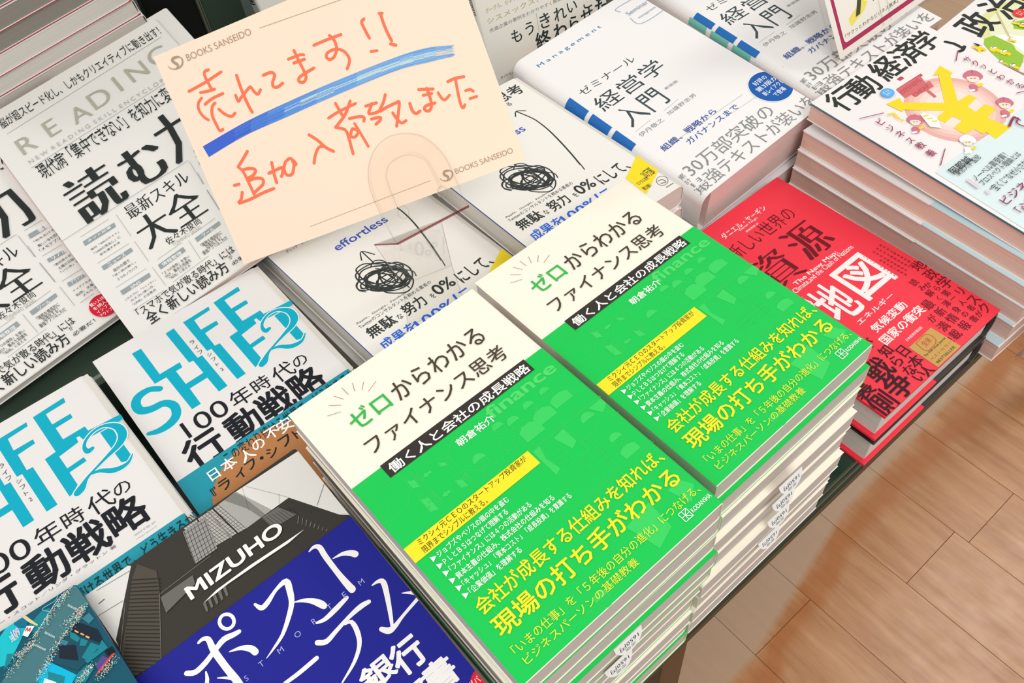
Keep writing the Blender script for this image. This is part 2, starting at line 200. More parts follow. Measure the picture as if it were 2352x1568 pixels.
('P','band',[17.9,59.2,113.7,59.2,113.7,68.4,17.9,68.4]),
('T','white','働く人と会社の成長戦略',20.3,61,112.3,67.6,1.2,0),
('T','white','朝倉祐介',54.3,73.6,78.4,78.6,1,0),
('S','ray',[46.9,15.1,0.28,40,17.6,0.28]),
('S','ray',[41.8,10.6,0.28,37.9,14.5,0.28]),
('S','ray',[36.9,7,0.28,34.6,12.4,0.28]),
('S','ray',[30.7,6,0.28,30.9,11.9,0.28]),
('S','ray',[24.5,7.2,0.28,27.4,12.6,0.28]),
('S','ray',[19.2,10.4,0.28,24.2,14.8,0.28]),
('S','ray',[15,15.4,0.28,21.8,18.2,0.28]),
('P','yel',[0,103.5,77.7,103.5,77.7,113,0,113]),
('T','ink2','ミクシィ元ＣＥＯのスタートアップ投資家が',7,103.9,74.3,107.6,0.3,0),
('T','ink2','限界までシンプルに教える。',6.4,108.4,45,112.2,0.3,0),
('P','white',[6.6,115.1,9.4,116.7,6.6,118.3]),
('T','white','ジョブズやベゾスの頭の中を盗む',10,115.0,53.2,118.5,0.8,0),
('P','white',[6.6,119.88,9.4,121.48,6.6,123.08]),
('T','white','ＰＬとＢＳはつなげて理解する',10,119.78,48.6,123.28,0.8,0),
('P','white',[6.6,124.66,9.4,126.26,6.6,127.86]),
('T','white','「ファイナンス」には４つの活動がある',10,124.56,59.3,128.06,0.8,0),
('P','white',[6.6,129.44,9.4,131.04,6.6,132.64000000000001]),
('T','white','資本主義の仕組み、株式会社の仕組みを知る',10,129.34,69.9,132.84,0.8,0),
('P','white',[6.6,134.22,9.4,135.82,6.6,137.42000000000002]),
('T','white','「キャッシュ」「資本コスト」「成長投資」を意識する',10,134.12,76.6,137.62,0.8,0),
('P','white',[6.6,139.0,9.4,140.6,6.6,142.20000000000002]),
('T','white','「企業価値」を理解する',10,138.9,40.6,142.4,0.8,0),
('T','yel','会社が成長する仕組みを知れば、',7.4,145.2,124,153.9,1.1,0),
('T','yel','現場の打ち手がわかる',7.4,156.7,121.6,167.6,1.4,0),
('T','yel2','「いまの仕事」を「５年後の自分の進化」につなげる、',7,172.0,123.6,177,0.3,0),
('T','yel2','ビジネスパーソンの基礎教養',7.8,178.6,76,183,0.3,0),
('S','white',[106.3,178,0.35,111.3,178,0.35]),
('S','white',[111.3,178,0.35,111.3,183.1,0.35]),
('S','white',[111.3,183.1,0.35,106.3,183.1,0.35]),
('S','white',[106.3,183.1,0.35,106.3,178,0.35]),
('S','white',[106.3,180.6,0.3,111.3,180.6,0.3]),
('S','white',[108.4,178,0.3,108.4,183.1,0.3]),
('S','white',[108.4,180.6,0.3,111.3,178,0.3]),
('S','white',[108.4,180.6,0.3,111.3,183.1,0.3]),
('T','white','KODANSHA',112.3,180,125,182.3,0.8,0)],'D': [('P','cyan',[23,12,29.5,12.3,29.2,40.6,43.8,40.8,43.1,45.7,38.4,45.7,31.4,45.9,23.3,45.5]),
('P','cyan',[48,11.9,54.3,11.6,54.4,45.6,57.7,45.8,58.1,79.5,51.7,79.7,51.4,64.6,38.6,64.6,38.3,80.2,32.1,80.2,31.4,45.9,38.4,45.7,38.4,59.6,51.4,59.3,51.2,45.7,48.3,45.3]),
('P','cyan',[61.6,11.3,81.5,10.7,80.9,14.1,68.3,14.9,67.6,25.6,79.4,25.8,79.2,29.5,68.3,30.3,68,44.5,71.5,44.9,71.9,79.1,65.5,79.2,65,45.2,62,44.9]),
('P','cyan',[85.9,9.9,106.1,8.6,105.5,12.9,92.7,13.2,92.5,23.4,104.1,23.4,103.8,27.2,92.9,27.5,92.8,38.5,106.5,38.6,106.7,43,127.2,45.3,126.4,49.5,101.9,48.1,101,42.9,99.1,42.9,98.8,46.8,86,48.7,86.1,59.9,96.5,59.2,96.7,62.8,85.9,63.4,85.9,74.6,81.4,78.2,79.2,78.9,79,44.6,85.9,44]),
('P','cyan',[111.4,49.5,118.1,49.7,117.9,76.9,114.6,79.6,111.4,78]),
('S','cyan',[23.9,51.4,4.25,18.2,47.2,4.52,10.6,47.6,5.76,6.6,52.2,6.17,6.9,58.7,5.76,12.9,62.2,5.48,20.6,63.6,5.21,24.6,69.7,5.76,22.5,77.1,6.03,16.3,80.5,5.62,8.6,80.5,4.39,2.7,78,2.74]),
('S','dwhite',[103,56.9,4.03,100.1,57.1,4.8,99.8,53,3.72,102.8,48.7,3.25,109.3,45.7,3.25,115.9,46.7,3.72,121,52.7,6.04,120.6,60.5,6.82,115.6,65.4,5.42,107.5,68.3,3.72,98.5,71.5,2.94,91.7,74.4,3.41,86.5,78.5,6.04,83.5,79.9,5.73]),
('S','dwhite',[93.7,73,2.48,99.6,74.8,3.79,104.6,79.4,4.95,109.7,81.3,4.51,114.7,80.8,3.2,118.9,77.2,2.04]),
('S','cyan',[103,56.9,2.63,100.1,57.1,3.41,99.8,53,2.32,102.8,48.7,1.86,109.3,45.7,1.86,115.9,46.7,2.32,121,52.7,4.65,120.6,60.5,5.42,115.6,65.4,4.03,107.5,68.3,2.32,98.5,71.5,1.55,91.7,74.4,2.01,86.5,78.5,4.65,83.5,79.9,4.34]),
('S','cyan',[93.7,73,1.16,99.6,74.8,2.48,104.6,79.4,3.64,109.7,81.3,3.2,114.7,80.8,1.89,118.9,77.2,0.73]),
('C','dgray','ラ',58.1,31.3,4.3,0.3,0),
('C','dgray','イ',57.9,37.4,4.3,0.3,0),
('C','dgray','フ',58.1,42.7,4.3,0.3,0),
('C','dgray','シ',61.8,48.7,3.9,0.3,0),
('C','dgray','フ',61.9,54.1,4.1,0.3,0),
('C','dgray','ト',61.7,59.5,3.9,0.3,0),
('C','dgray','2',61.9,65.2,3.9,0.3,0),
('T','dink','100',20.3,85.1,50.1,98.9,0,0),
('C','dink','年',60.2,93,15.2,0.1,0),
('C','dink','時',75,93.1,13.2,0.1,0),
('C','dink','代',90.8,94.5,15.2,0.1,0),
('C','dink','の',103.7,94.6,11.8,0.1,0),
('T','dink','動戦略',40.5,100.7,108.6,124.6,2,0),
('C','dink','行',23.8,111.5,25.3,2,0),
('T','dgray','アンドリュー・スコット／リンダ・グラットン 著',1.5,125,85,127,0,0),
('T','dgray2','池村千秋 訳',95.1,126.7,107.8,128.2,0,0),
('T','dgray2','Chiaki Ikemura',95.1,130,107.1,130.8,0,0),
('OBI',),
('SEAL',),
('T','obiink','この変わり続ける世界で、どう生きるか？',29.7,123,127.8,131.6,0,0),
('C','white','日',19.4,132.3,9.1,1,0),
('C','white','本',29.7,131.9,9.9,1,0),
('C','white','人',41.3,134,9.6,1,0),
('C','white','の',50.3,132.2,9.6,1,0),
('C','white','不',61.1,130.8,9.7,1,0),
('C','white','安',69.9,131.1,11,1,0),
('C','obiink','『',13.9,142.8,8.4,1.2,0),
('C','obiink','ラ',21,142.8,9.4,1.2,0),
('C','obiink','イ',31.7,142.7,8.2,1.2,0),
('C','obiink','フ',39.8,141.7,8.8,1.2,0),
('C','obiink','・',46.9,142,10.2,1.2,0),
('C','obiink','シ',54,142.6,8.8,1.2,0),
('C','obiink','フ',64.1,141.4,10.2,1.2,0),
('C','obiink','ト',72.4,141.8,8.2,1.2,0)],'E': [('P','ewall',[-0.1,-22.3,25.4,1.2,1.3,32.2,-0.8,-7.1]),
('P','ewall',[0.8,1.3,25.4,1.2,2,31.4,1.6,35.3,0.5,13.8]),
('P','ewall',[88.8,1,134.1,3,134.8,60.1,124.1,50.1,108.8,23.4,98,23.4]),
('P','econc',[77.5,1.3,88.8,1,98,23.4,91.2,23.4,81.9,23.5]),
('P','econc2',[88,0.7,90.1,5.6,94,23.5,91.2,23.4,88.6,14.6,81.3,1.4]),
('P','eglass',[56.4,1,64.7,1.1,71.2,1.3,77.4,1.5,81.9,23.5,76.2,22.5,62,21]),
('P','eglass2',[91.5,23.7,101.3,24.3,106.7,34.6,92.9,33.2]),
('S','edark',[56.4,1,0.17,61.8,20.8,0.17]),
('S','edark',[58.1,1.1,0.17,63.4,21,0.17]),
('S','edark',[59.6,1.1,0.17,64.9,21.2,0.17]),
('S','edark',[61.2,1.1,0.19,66.4,21.4,0.19]),
('S','edark',[62.8,1.2,0.19,68,21.6,0.19]),
('S','edark',[64.4,1.2,0.17,69.5,21.8,0.17]),
('S','edark',[66,1.3,0.17,71.1,22,0.17]),
('S','edark',[67.6,1.3,0.17,72.6,22.2,0.17]),
('S','edark',[69.2,1.3,0.17,74.1,22.4,0.17]),
('S','edark',[70.9,1.4,0.19,75.6,22.6,0.19]),
('S','edark',[72.5,1.4,0.17,77.3,22.8,0.17]),
('S','edark',[74.1,1.5,0.17,78.8,23,0.17]),
('S','edark',[75.7,1.5,0.17,80.3,23.2,0.17]),
('S','edark',[77.4,1.5,0.19,81.9,23.5,0.19]),
('S','edark',[56.4,1,0.19,77.4,1.5,0.19]),
('S','edark',[57,2.8,0.19,77.8,3.6,0.19]),
('S','edark',[57.5,4.7,0.17,78.2,5.6,0.17]),
('S','edark',[58,6.5,0.17,78.6,7.6,0.17]),
('S','edark',[58.5,8.3,0.16,79,9.6,0.16]),
('S','edark',[59,10.2,0.17,79.4,11.6,0.17]),
('S','edark',[59.5,12,0.17,79.8,13.6,0.17]),
('S','edark',[60,13.8,0.19,80.2,15.5,0.19]),
('S','edark',[60.5,15.6,0.19,80.7,17.6,0.19]),
('S','edark',[61,17.4,0.19,81.1,19.5,0.19]),
('S','edark',[61.5,19.2,0.17,81.5,21.5,0.17]),
('S','edark',[62,21,0.19,81.9,23.5,0.19]),
('S','edark',[64.7,1.1,0.81,63.5,17.7,0.81]),
('S','edark',[74.1,1.2,0.81,77.1,22.7,0.81]),
('S','econc2',[71.4,1.1,0.69,73.2,22.7,0.69]),
('S','edark',[91.9,24.6,0.17,93.4,32.4,0.17]),
('S','edark',[93.5,25,0.19,95.1,32.8,0.19]),
('S','edark',[95.2,25.4,0.17,97,33.2,0.17]),
('S','edark',[97,25.9,0.17,98.8,33.6,0.17]),
('S','edark',[98.7,26.3,0.19,100.6,34,0.19]),
('S','edark',[100.3,26.7,0.19,102.3,34.4,0.19]),
('S','edark',[102,27.1,0.17,104.2,34.8,0.17]),
('S','edark',[103.8,27.5,0.17,106,35.2,0.17]),
('S','edark',[105.5,28,0.17,107.8,35.6,0.17]),
('S','econc2',[107.1,36.2,0.37,104.3,39.6,0.37]),
('S','econc2',[108.2,38.6,0.31,105.6,41.6,0.31]),
('S','econc2',[109.2,41,0.34,106.8,43.6,0.34]),
('S','econc2',[110.4,43.4,0.34,108.1,45.5,0.34]),
('S','econc2',[111.4,45.7,0.37,109.4,47.4,0.37]),
('S','econc2',[112.4,48,0.31,110.8,49.4,0.31]),
('S','econc2',[113.4,50.3,0.31,112,51.4,0.31]),
('S','econc2',[114.5,52.6,0.37,113.3,53.3,0.37]),
('S','edark',[134.4,24.3,0.24,117.9,37.7,0.24]),
('S','edark',[106.1,17.9,0.11,103,23.1,0.11]),
('S','edark',[92.7,1.1,0.09,88.5,15.6,0.09]),
('S','edark',[94.6,2.1,0.1,108.8,23.4,0.1]),
('S','edark',[5.7,1.6,0.23,23.7,3.4,0.23]),
('S','edark',[0.8,14.4,0.23,13.8,15.6,0.23]),
('S','edark',[3.5,8.8,0.43,7,8.5,0.43]),
('P','erib',[11.1,26.1,22.3,8.5,28.4,2.7,34.3,12.7,31.7,21.3,14.3,55.6,-0.8,53.6,1,39.1]),
('S','edark2',[22,8.6,0.73,33.7,17.6,0.73]),
('S','edark2',[20.9,10.4,0.69,32.7,19.5,0.69]),
('S','edark2',[19.9,12.1,0.66,31.7,21.4,0.66]),
('S','edark2',[18.8,13.8,0.7,30.7,23.2,0.7]),
('S','edark2',[17.8,15.4,0.66,29.7,25.2,0.66]),
('S','edark2',[16.8,17.2,0.69,28.7,27,0.69]),
('S','edark2',[15.7,18.8,0.69,27.8,28.8,0.69]),
('S','edark2',[14.6,20.5,0.69,26.8,30.7,0.69]),
('S','edark2',[13.6,22.1,0.73,25.9,32.5,0.73]),
('S','edark2',[12.6,23.9,0.64,24.9,34.3,0.64]),
('S','edark2',[11.6,25.5,0.69,24,36.1,0.69]),
('S','edark2',[10.6,27.1,0.69,23,38,0.69]),
('S','edark2',[9.5,28.7,0.62,22,39.8,0.62]),
('S','edark2',[8.5,30.4,0.69,21.1,41.5,0.69]),
('S','edark2',[7.5,32,0.69,20.2,43.4,0.69]),
('S','edark2',[6.6,33.6,0.69,19.3,45.1,0.69]),
('S','edark2',[5.6,35.1,0.66,18.4,46.9,0.66]),
('S','edark2',[4.6,36.8,0.69,17.5,48.6,0.69]),
('S','edark2',[3.6,38.4,0.69,16.5,50.4,0.69]),
('S','edark2',[2.6,39.9,0.69,15.6,52.1,0.69]),
('S','edark2',[1.6,41.5,0.69,14.7,53.8,0.69]),
('S','edark2',[0.7,43,0.69,13.8,55.5,0.69]),
('S','edark2',[-0.3,44.6,0.62,12.9,57.3,0.62]),
('S','edark2',[-1.2,46.2,0.57,12,59,0.57]),
('S','edark2',[-2.2,47.7,0.69,11.2,60.6,0.69]),
('S','edark2',[-3.1,49.2,0.66,10.3,62.3,0.66]),
('S','erib2',[29.7,25.1,0.17,14.5,55.8,0.17]),
('S','erib2',[14.1,17.5,0.16,1,38.4,0.16]),
('S','erib2',[29.7,25.1,0.19,60.1,24.2,0.19]),
('P','eglass3',[55.3,2.7,68.2,3.9,64.7,23.2,51.6,23]),
('S','edark2',[55.8,3.1,0.24,51.8,23.1,0.24]),
('S','edark2',[57.8,3.2,0.24,53.7,23.2,0.24]),
('S','edark2',[59.6,3.5,0.24,55.6,23.4,0.24]),
('S','edark2',[61.5,3.7,0.23,57.6,23.5,0.23]),
('S','edark2',[63.5,3.9,0.23,59.5,23.6,0.23]),
('S','edark2',[65.4,4,0.23,61.4,23.7,0.23]),
('S','edark2',[67.3,4.2,0.25,63.4,23.8,0.25]),
('S','edark2',[54.6,4.6,0.22,68,5.5,0.22]),
('S','edark2',[54.2,7.5,0.23,67.5,8.2,0.23]),
('S','edark2',[53.8,10.4,0.26,67,11,0.26]),
('S','edark2',[53.3,13.3,0.24,66.6,13.7,0.24]),
('S','edark2',[52.9,16.1,0.24,66.1,16.4,0.24]),
('S','edark2',[52.4,19,0.25,65.6,19.2,0.25]),
('S','edark2',[52,21.8,0.22,65.2,21.9,0.22]),
('P','eglass2',[29.3,27,47.7,27.5,46.3,32.5,27.7,36.1]),
('P','eglass2',[44.2,44.5,45.8,44.4,44.6,49.3,43.5,49.4]),
('P','eglass2',[47.1,44.4,48.7,44.3,47.5,49.3,46.3,49.3]),
('P','eglass2',[50.1,44.3,51.7,44.3,50.5,49.2,49.2,49.3]),
('P','eglass2',[53,44.3,54.7,44.2,53.4,49.1,52.2,49.2]),
('P','eglass2',[56,44.2,57.7,44.1,56.4,49.1,55.2,49.1]),
('EBLUE',),
('T','ewhite','MIZUHO',40.5,30.9,96.8,39,2.2,0),
('P','ewhite',[44.5,44.3,53,42.7,73.3,42.8,94.9,44.2,105.1,44.8,94.7,45.8,75.2,44.6,59.6,43.9]),
('S','ewhite',[51.7,62.8,1.78,50.8,63.9,1.78,49.5,64.4,1.78,48.2,64.3,1.78,47,63.6,1.78,46.1,62.4,1.78,45.6,61,1.78,45.6,59.4,1.78,46.1,58,1.78,47,57,1.78,48.2,56.4,1.78,49.5,56.5,1.78,50.8,57.3,1.78,51.7,58.4,1.78,52.2,59.9,1.78,52.2,61.4,1.78,51.7,62.8,1.78,50.8,63.9,1.78]),
('S','ewhite',[21.2,69.5,2.47,24.8,71.9,2.78,30.7,71.2,2.78,36.4,69.3,2.47,43.1,67.3,3.09,48.1,68.4,2.72,51,68.9,2.22]),
('S','ewhite',[32.9,60.3,1.36,35.4,60.2,1.98,37.4,62.2,2.72,36.8,68.8,3.4,37.3,80,3.46,38.1,89,3.71,37.8,97.7,3.71]),
('S','ewhite',[28.7,75.2,0.8,27.3,79,1.95,24.7,81.9,1.72]),
('S','ewhite',[42.2,74.3,0.49,47.5,76.5,2.07,51.1,80,3.29,52,82.9,3.41]),
('S','ewhite',[31.4,81.3,0.44,35.7,85,1.42,38.8,88.9,1.64]),
('S','ewhite',[64.2,62.3,1.34,65.8,66.1,2.68,69.6,65.7,2.68,76.5,62.9,1.83,82.5,62.6,3.29,81.4,68,3.29,78.7,74,2.8,73.5,79.3,2.44,66.6,84.6,1.83,59.9,87.4,1.22,54.5,89.2,0.3]),
('S','ewhite',[79.8,74.5,0.49,83.9,76.9,1.85,87.4,80.4,2.96,89.5,84,3.71,90.3,86.2,3.33]),
('S','ewhite',[100.3,57,0.64,103.4,56.5,1.8,105.7,58.6,2.83,105.3,64.8,2.95,105.2,75.2,2.83,105.5,83.7,3.47,105.9,88.5,3.85]),
('S','ewhite',[107.4,68.4,0.37,112.7,69.6,2.07,116.4,72.2,3.29,117.8,74.2,3.53]),
('S','ewhite',[55.1,105.2,1.85,63.1,105.6,2.16,73.3,105.3,2.22]),
('S','ewhite',[82.8,90.9,1.24,87.1,92.1,2.22,94.2,91.4,2.72,101.3,90.3,2.1]),
('S','ewhite',[77.7,99.3,2.68,81.4,101.8,2.68,87.9,100.7,2.19,96.3,99.2,2.07,104.2,98.7,2.8,108.7,99.4,2.19]),
('S','ewhite',[92.9,101,0.54,96.2,102,2.15,95.6,108.2,2.58,92.5,114.2,2.15,85.8,119.2,1.72,76.3,123.1,0.75]),
('S','ewhite',[114.9,93.6,0.73,118.2,93.9,1.83,120.1,96,2.92,117.5,102.9,2.68,112.4,113.3,1.95,110.3,117.1,1.46]),
('S','ewhite',[105.5,114.8,2.47,107.8,117.8,3.33,111.4,118,2.47,117.9,116.4,1.61,129,114.3,1.85]),
('S','ewhite',[123.8,106.8,0.37,128.4,110.5,2.07,131.5,114.7,3.17,132.4,118.1,3.17]),
('C','elet','S',42.2,90.8,4,-0.5,0),
('C','elet','T',51.3,89.9,4.3,-0.5,0),
('C','elet','M',61.9,90.4,4.3,-0.5,0),
('C','elet','O',72.5,89.4,4.3,-0.5,0),
('C','elet','R',82.3,89.3,4.3,-0.5,0),
('C','elet','T',92.1,88.5,4.3,-0.5,0),
('C','elet','E',101.4,88.4,5,-0.5,0),
('C','elet','M',111.6,88.5,4.3,-0.5,0),
('T','ewhite','行',99.8,124.9,115.9,141.7,2.4,0),
('T','ewhite','銀',83,124.4,100.3,137.3,2.4,0),
('T','ewhite','書',105.8,143.4,122,159.1,2.4,0),
('T','ewhite','害',93.7,144.4,106.3,156.6,2.4,0),
('EDOT',),
('T','ewhite','メガバンク',118.2,162.9,133.5,166.5,0.6,0),
('T','ewhite','の興亡',123.6,168.9,133.8,172.5,0.6,0)],'H': [('T','hblue','effortless',39.6,52.3,85.8,60.5,1,0),
('S','hink',[44.4,109.8,1.07,40.7,107.1,1.07,38.5,104.3,1.07,37,101.4,1.07,37.3,100.3,1.07,38.6,98.3,1.07,41.1,96.2,1.07,44.6,97.1,1.07,48.3,98.6,1.07,51.3,99.6,1.07,54.4,102.6,1.07,55.3,104.8,1.07,54.8,107.7,1.07,54.3,109.9,1.07,50.9,110.7,1.07,47.7,110.9,1.07,44.6,109.6,1.07,40.8,107.4,1.07]),
('S','hink',[31,104.2,1.09,30.6,101.6,1.09,32.3,99.5,1.09,36.1,98.9,1.09,41.8,97.3,1.09,48.2,98,1.09,55.2,98.9,1.09,59.9,101.1,1.09,64.1,103.1,1.09,64.4,105.9,1.09,62.2,107.5,1.09,58.9,108.1,1.09,53.1,108.8,1.09,46.8,109.3,1.09,40.1,107.9,1.09,34.4,105.8,1.09,30.7,103.9,1.09,30.2,102.5,1.09]),
('S','hink',[41.2,96.2,1.04,47.3,96.4,1.04,53.2,99.9,1.04,58.8,102.8,1.04,60.9,106.8,1.04,62.2,109.5,1.04,59.8,111.4,1.04,54.9,113.4,1.04,49.5,112.7,1.04,43,111.8,1.04,37.4,109.6,1.04,31.5,106.6,1.04,28.3,103.3,1.04,28.5,99.4,1.04,30.7,96.7,1.04,34.9,95.6,1.04,40.8,96.7,1.04,47.7,96.8,1.04,53.7,99.4,1.04,58.7,102.6,1.04]),
('S','hink',[60.2,108.6,1.07,60.1,114.5,1.07,57.9,117.4,1.07,54.6,119.8,1.07,50.5,118.8,1.07,46.1,114.2,1.07,41.6,109.5,1.07,38.4,102.2,1.07,36.1,95.7,1.07,36.9,89.8,1.07,38,85.4,1.07,41.8,83.9,1.07,46,84.7,1.07,50.1,88.7,1.07,55.1,94.3,1.07,58.1,101.9,1.07,60.1,108.2,1.07,60,113.8,1.07,57.9,118.1,1.07]),
('S','hink',[42.9,114.2,1.13,40.1,110.7,1.13,37.7,106.7,1.13,36.7,103.3,1.13,37.1,98.9,1.13,38.9,95.2,1.13,42,94.8,1.13,45.7,95.4,1.13,48.8,96.4,1.13,52.4,100.3,1.13,53.6,103.9,1.13,55.7,108,1.13,54.7,111.8,1.13,53,114.7,1.13,49.5,115.7,1.13,46.9,115.6,1.13,42.2,113.6,1.13,39.9,111,1.13,37.1,107.1,1.13]),
('S','hink',[49.4,101.6,1.1,51.8,105.3,1.1,52.5,109.7,1.1,52,113.2,1.1,50.5,115.4,1.1,46.5,116.3,1.1,43.7,115.1,1.1,40.7,114.2,1.1,37.9,110.7,1.1,36.1,106.5,1.1,35.4,102.3,1.1,36.7,99.2,1.1,37.1,97,1.1,40.3,96.4,1.1,44,96.9,1.1,47.5,99,1.1,49.7,101.9,1.1,51.7,105.4,1.1,51.9,110.3,1.1]),
('S','hink',[36.6,112.8,1.1,34.1,109.4,1.1,32.9,104.5,1.1,35.4,101.2,1.1,38.6,97.9,1.1,43.8,97.5,1.1,49.2,97.7,1.1,54.8,98.9,1.1,60.4,102.5,1.1,62,107,1.1,63.2,111.6,1.1,61.1,114.7,1.1,58.9,117.3,1.1,52.8,118.8,1.1,46.8,118,1.1,41.6,116.5,1.1,37,113.4,1.1,34,108.6,1.1]),
('S','hink',[44.3,117.9,1.13,39.9,114.5,1.13,36.8,110.9,1.13,34.9,107.2,1.13,34.3,103.3,1.13,36.3,99.4,1.13,39.4,97.3,1.13,44.1,97.7,1.13,49.8,98.5,1.13,54.2,102,1.13,58.1,105.3,1.13,60,109.4,1.13,60.3,113,1.13,58.6,116.4,1.13,54.3,117.6,1.13,49.5,118.7,1.13,44.6,117.8,1.13,40.5,114.3,1.13,36.1,111.1,1.13]),
('S','hink',[51.2,121.2,1.18,47.5,118.5,1.18,45.2,115.1,1.18,44.4,109.9,1.18,45.1,105.3,1.18,47.6,100.7,1.18,50.6,97.8,1.18,55.9,96.1,1.18,59.2,97.4,1.18,63.3,99.5,1.18,65.7,104.4,1.18,66.5,108.4,1.18,66,112.9,1.18,63.8,117.4,1.18,60.1,120.4,1.18,54.6,121.5,1.18,51.5,120.7,1.18,47.5,118.2,1.18,45.5,114.2,1.18,44.2,110.4,1.18]),
('S','hink',[56.1,102.4,1.04,60.3,106.5,1.04,62,111.8,1.04,62,116.5,1.04,61.5,121.1,1.04,58,125.2,1.04,54.2,127.3,1.04,49.9,127.4,1.04,46.6,125.1,1.04,42.7,121.3,1.04,40,117.2,1.04,39.9,111.3,1.04,41,107.5,1.04,44.7,103.3,1.04,47.5,100.7,1.04,52.3,101.4,1.04,55.8,102.5,1.04,59.6,106.3,1.04,61.7,110.6,1.04,61.9,116.7,1.04]),
('S','hink',[61.3,107.5,1.12,62.4,111.4,1.12,62.2,115.6,1.12,60.3,118.9,1.12,57.8,119,1.12,54.2,118.1,1.12,51.1,115.7,1.12,48.8,112.7,1.12,47.1,108,1.12,46.7,104.3,1.12,46.7,100.3,1.12,48.2,98.5,1.12,50.7,97.3,1.12,54.4,98.6,1.12,57.1,100.1,1.12,60,103,1.12]),
('S','hink',[54.5,120.3,1.1,50.4,119.4,1.1,44.7,118.3,1.1,40.4,115.1,1.1,37.3,109.5,1.1,34.9,104.8,1.1,35.7,100.4,1.1,36.6,96.9,1.1,40,94.9,1.1,45.3,94.7,1.1,50.7,97.3,1.1,55,100.4,1.1,58.8,105.1,1.1,60.6,110.1,1.1,61,114.3,1.1,58.7,117.8,1.1,54.7,120.5,1.1,50.6,120.1,1.1]),
('S','hink',[62.1,114.8,1.1,58.3,118.7,1.1,52.6,119.6,1.1,47.4,117.9,1.1,41.3,114.2,1.1,36.4,108.6,1.1,33.6,102.1,1.1,33,96.6,1.1,33.8,91,1.1,36.9,88.1,1.1,42.8,87.3,1.1,48.4,88,1.1,54.3,91.1,1.1,60,97.3,1.1,62.8,103,1.1,63.1,109.2,1.1]),
('S','hink',[49.9,92.2,1.12,56.1,96.6,1.12,59.2,102.7,1.12,61.7,109.8,1.12,62,116.4,1.12,59.4,120.1,1.12,55.9,122.6,1.12,50.2,122.3,1.12,45.2,120.2,1.12,40.1,115.9,1.12,35.8,109.2,1.12,33.7,103.3,1.12,33.1,96.9,1.12,36,92,1.12,39.9,89.4,1.12,45,89.7,1.12,50.3,92.1,1.12,56,97.4,1.12,59.9,103.1,1.12]),
('S','hink',[41,113.4,1.1,39.8,109.9,1.1,40.5,106.7,1.1,42.2,104.8,1.1,44.5,104.3,1.1,46.7,104.2,1.1,50.9,104.6,1.1,53.7,106.9,1.1,54.7,109.6,1.1,55.6,113,1.1,55.5,115.5,1.1,54.6,117.9,1.1,52.6,118.6,1.1,48.4,119,1.1,45.7,117.3,1.1,43,116.3,1.1,41.3,112.7,1.1]),
('S','hink',[37.7,100,0.8,35,95.9,0.8,29.7,98.2,0.8,27.8,103.1,0.8,30.2,107.7,0.8]),
('S','hink',[46.9,90.7,0.88,52,87.1,0.88,56.6,90.1,0.88,57.5,94.9,0.88,52.8,98,0.88,48.8,94.1,0.88]),
('S','hink',[63.4,110,0.85,66.3,115.2,0.85,65,120,0.85]),
('S','hink',[55.8,105.7,0.8,54.5,116.5,0.8,54.7,125.7,0.8]),
('S','hink',[51.3,88.8,0.91,51.9,73,0.91]),
('S','hink',[46.6,80.3,0.91,51.6,72.7,0.91,56.8,81.9,0.91]),
('S','hink',[95.5,36.9,1.07,97.8,46.2,1.07,99.3,56.6,1.07,98.2,72.4,1.17,94.9,90.3,1.28,91,107.1,1.28,87.5,120.1,1.28]),
('S','hink',[90.7,41.5,0.94,95.5,36.5,0.94,101.5,41.2,0.94]),
('S','hink',[87.8,120.4,0.85,85.9,126.6,0.85]),
('T','hink','Apple、Google、Facebook、',8,126.5,53.3,128.8,0,0),
('T','hink','Twitterのコンサルタントを務める著者の',7.7,129.6,68.8,133.2,0,0),
('T','hink','無駄',8.3,135.3,30,146,1.5,0),
('T','hink','な',31.5,140,35.5,145.1,0.6,0),
('T','hink','努力',37.7,135.3,55.4,146.8,1.5,0),
('T','hink','を',59.8,140.5,63,145.6,0.6,0),
('T','hink','0%',64.2,135.7,80.8,146.1,1.3,0),
('T','hink','にして、',84.1,136.8,113.1,149.6,1.2,0),
('T','hblue2','成果を',8.4,150.7,36.5,160.6,1.2,0),
('T','hblue2','100%に',36.5,152,83.3,161.9,1.2,0),
('P','yel3',[125.9,141.6,125.1,164.9,99.3,177.6,100.9,154.9]),
('T','hink','20万部',112,156.8,122.1,165.7,1,0),
('T','hink','ロジカル思考',102.6,163.3,113.6,167.2,1,0),
('T','hink','第2弾！',101.4,170.1,109.2,174.3,1,0),
('S','hgray',[121.6,177.9,0.44,120,179,0.44,118.1,179.5,0.44,116.3,179.4,0.44,114.8,178.5,0.44,113.9,177.2,0.44,113.7,175.5,0.44,114.2,173.7,0.44,115.4,172.1,0.44,117.1,170.9,0.44,119,170.4,0.44,120.8,170.6,0.44,122.3,171.4,0.44,123.2,172.8,0.44,123.4,174.5,0.44,122.8,176.3,0.44,121.6,177.9,0.44]),
('S','hgray',[122.3,182.3,0.73,115.5,182,0.73]),
('S','hgray',[116,173.2,0.71,119.6,174,0.71,119.5,177.8,0.71,115.8,176.3,0.71]),
('T','hink','グレッグ・マキューン',12.1,33.1,36.7,36.2,0,0),
('C','hink','考',113.1,13.8,14.6,0.8,0),
('C','hink','思',98.7,13.9,14.9,0.8,0),
('C','hink','カ',82,14.9,14.7,0.8,0),
('C','hink','る',97.4,25.3,5.7,0,0)],'C': [('T','cwhite','ダニエル・ヤーギン',48.1,12.7,97,18.7,0.8,0),
('T','cwhite','Daniel Yergin',63.3,18.5,83.5,20.9,0.3,0),
('T','cwhite','黒輪篤嗣 訳',65.5,23.1,79.7,24.9,0.3,0),
('T','cdark','新しい世界の',38.9,25.3,107.9,39.8,-0.3,0),
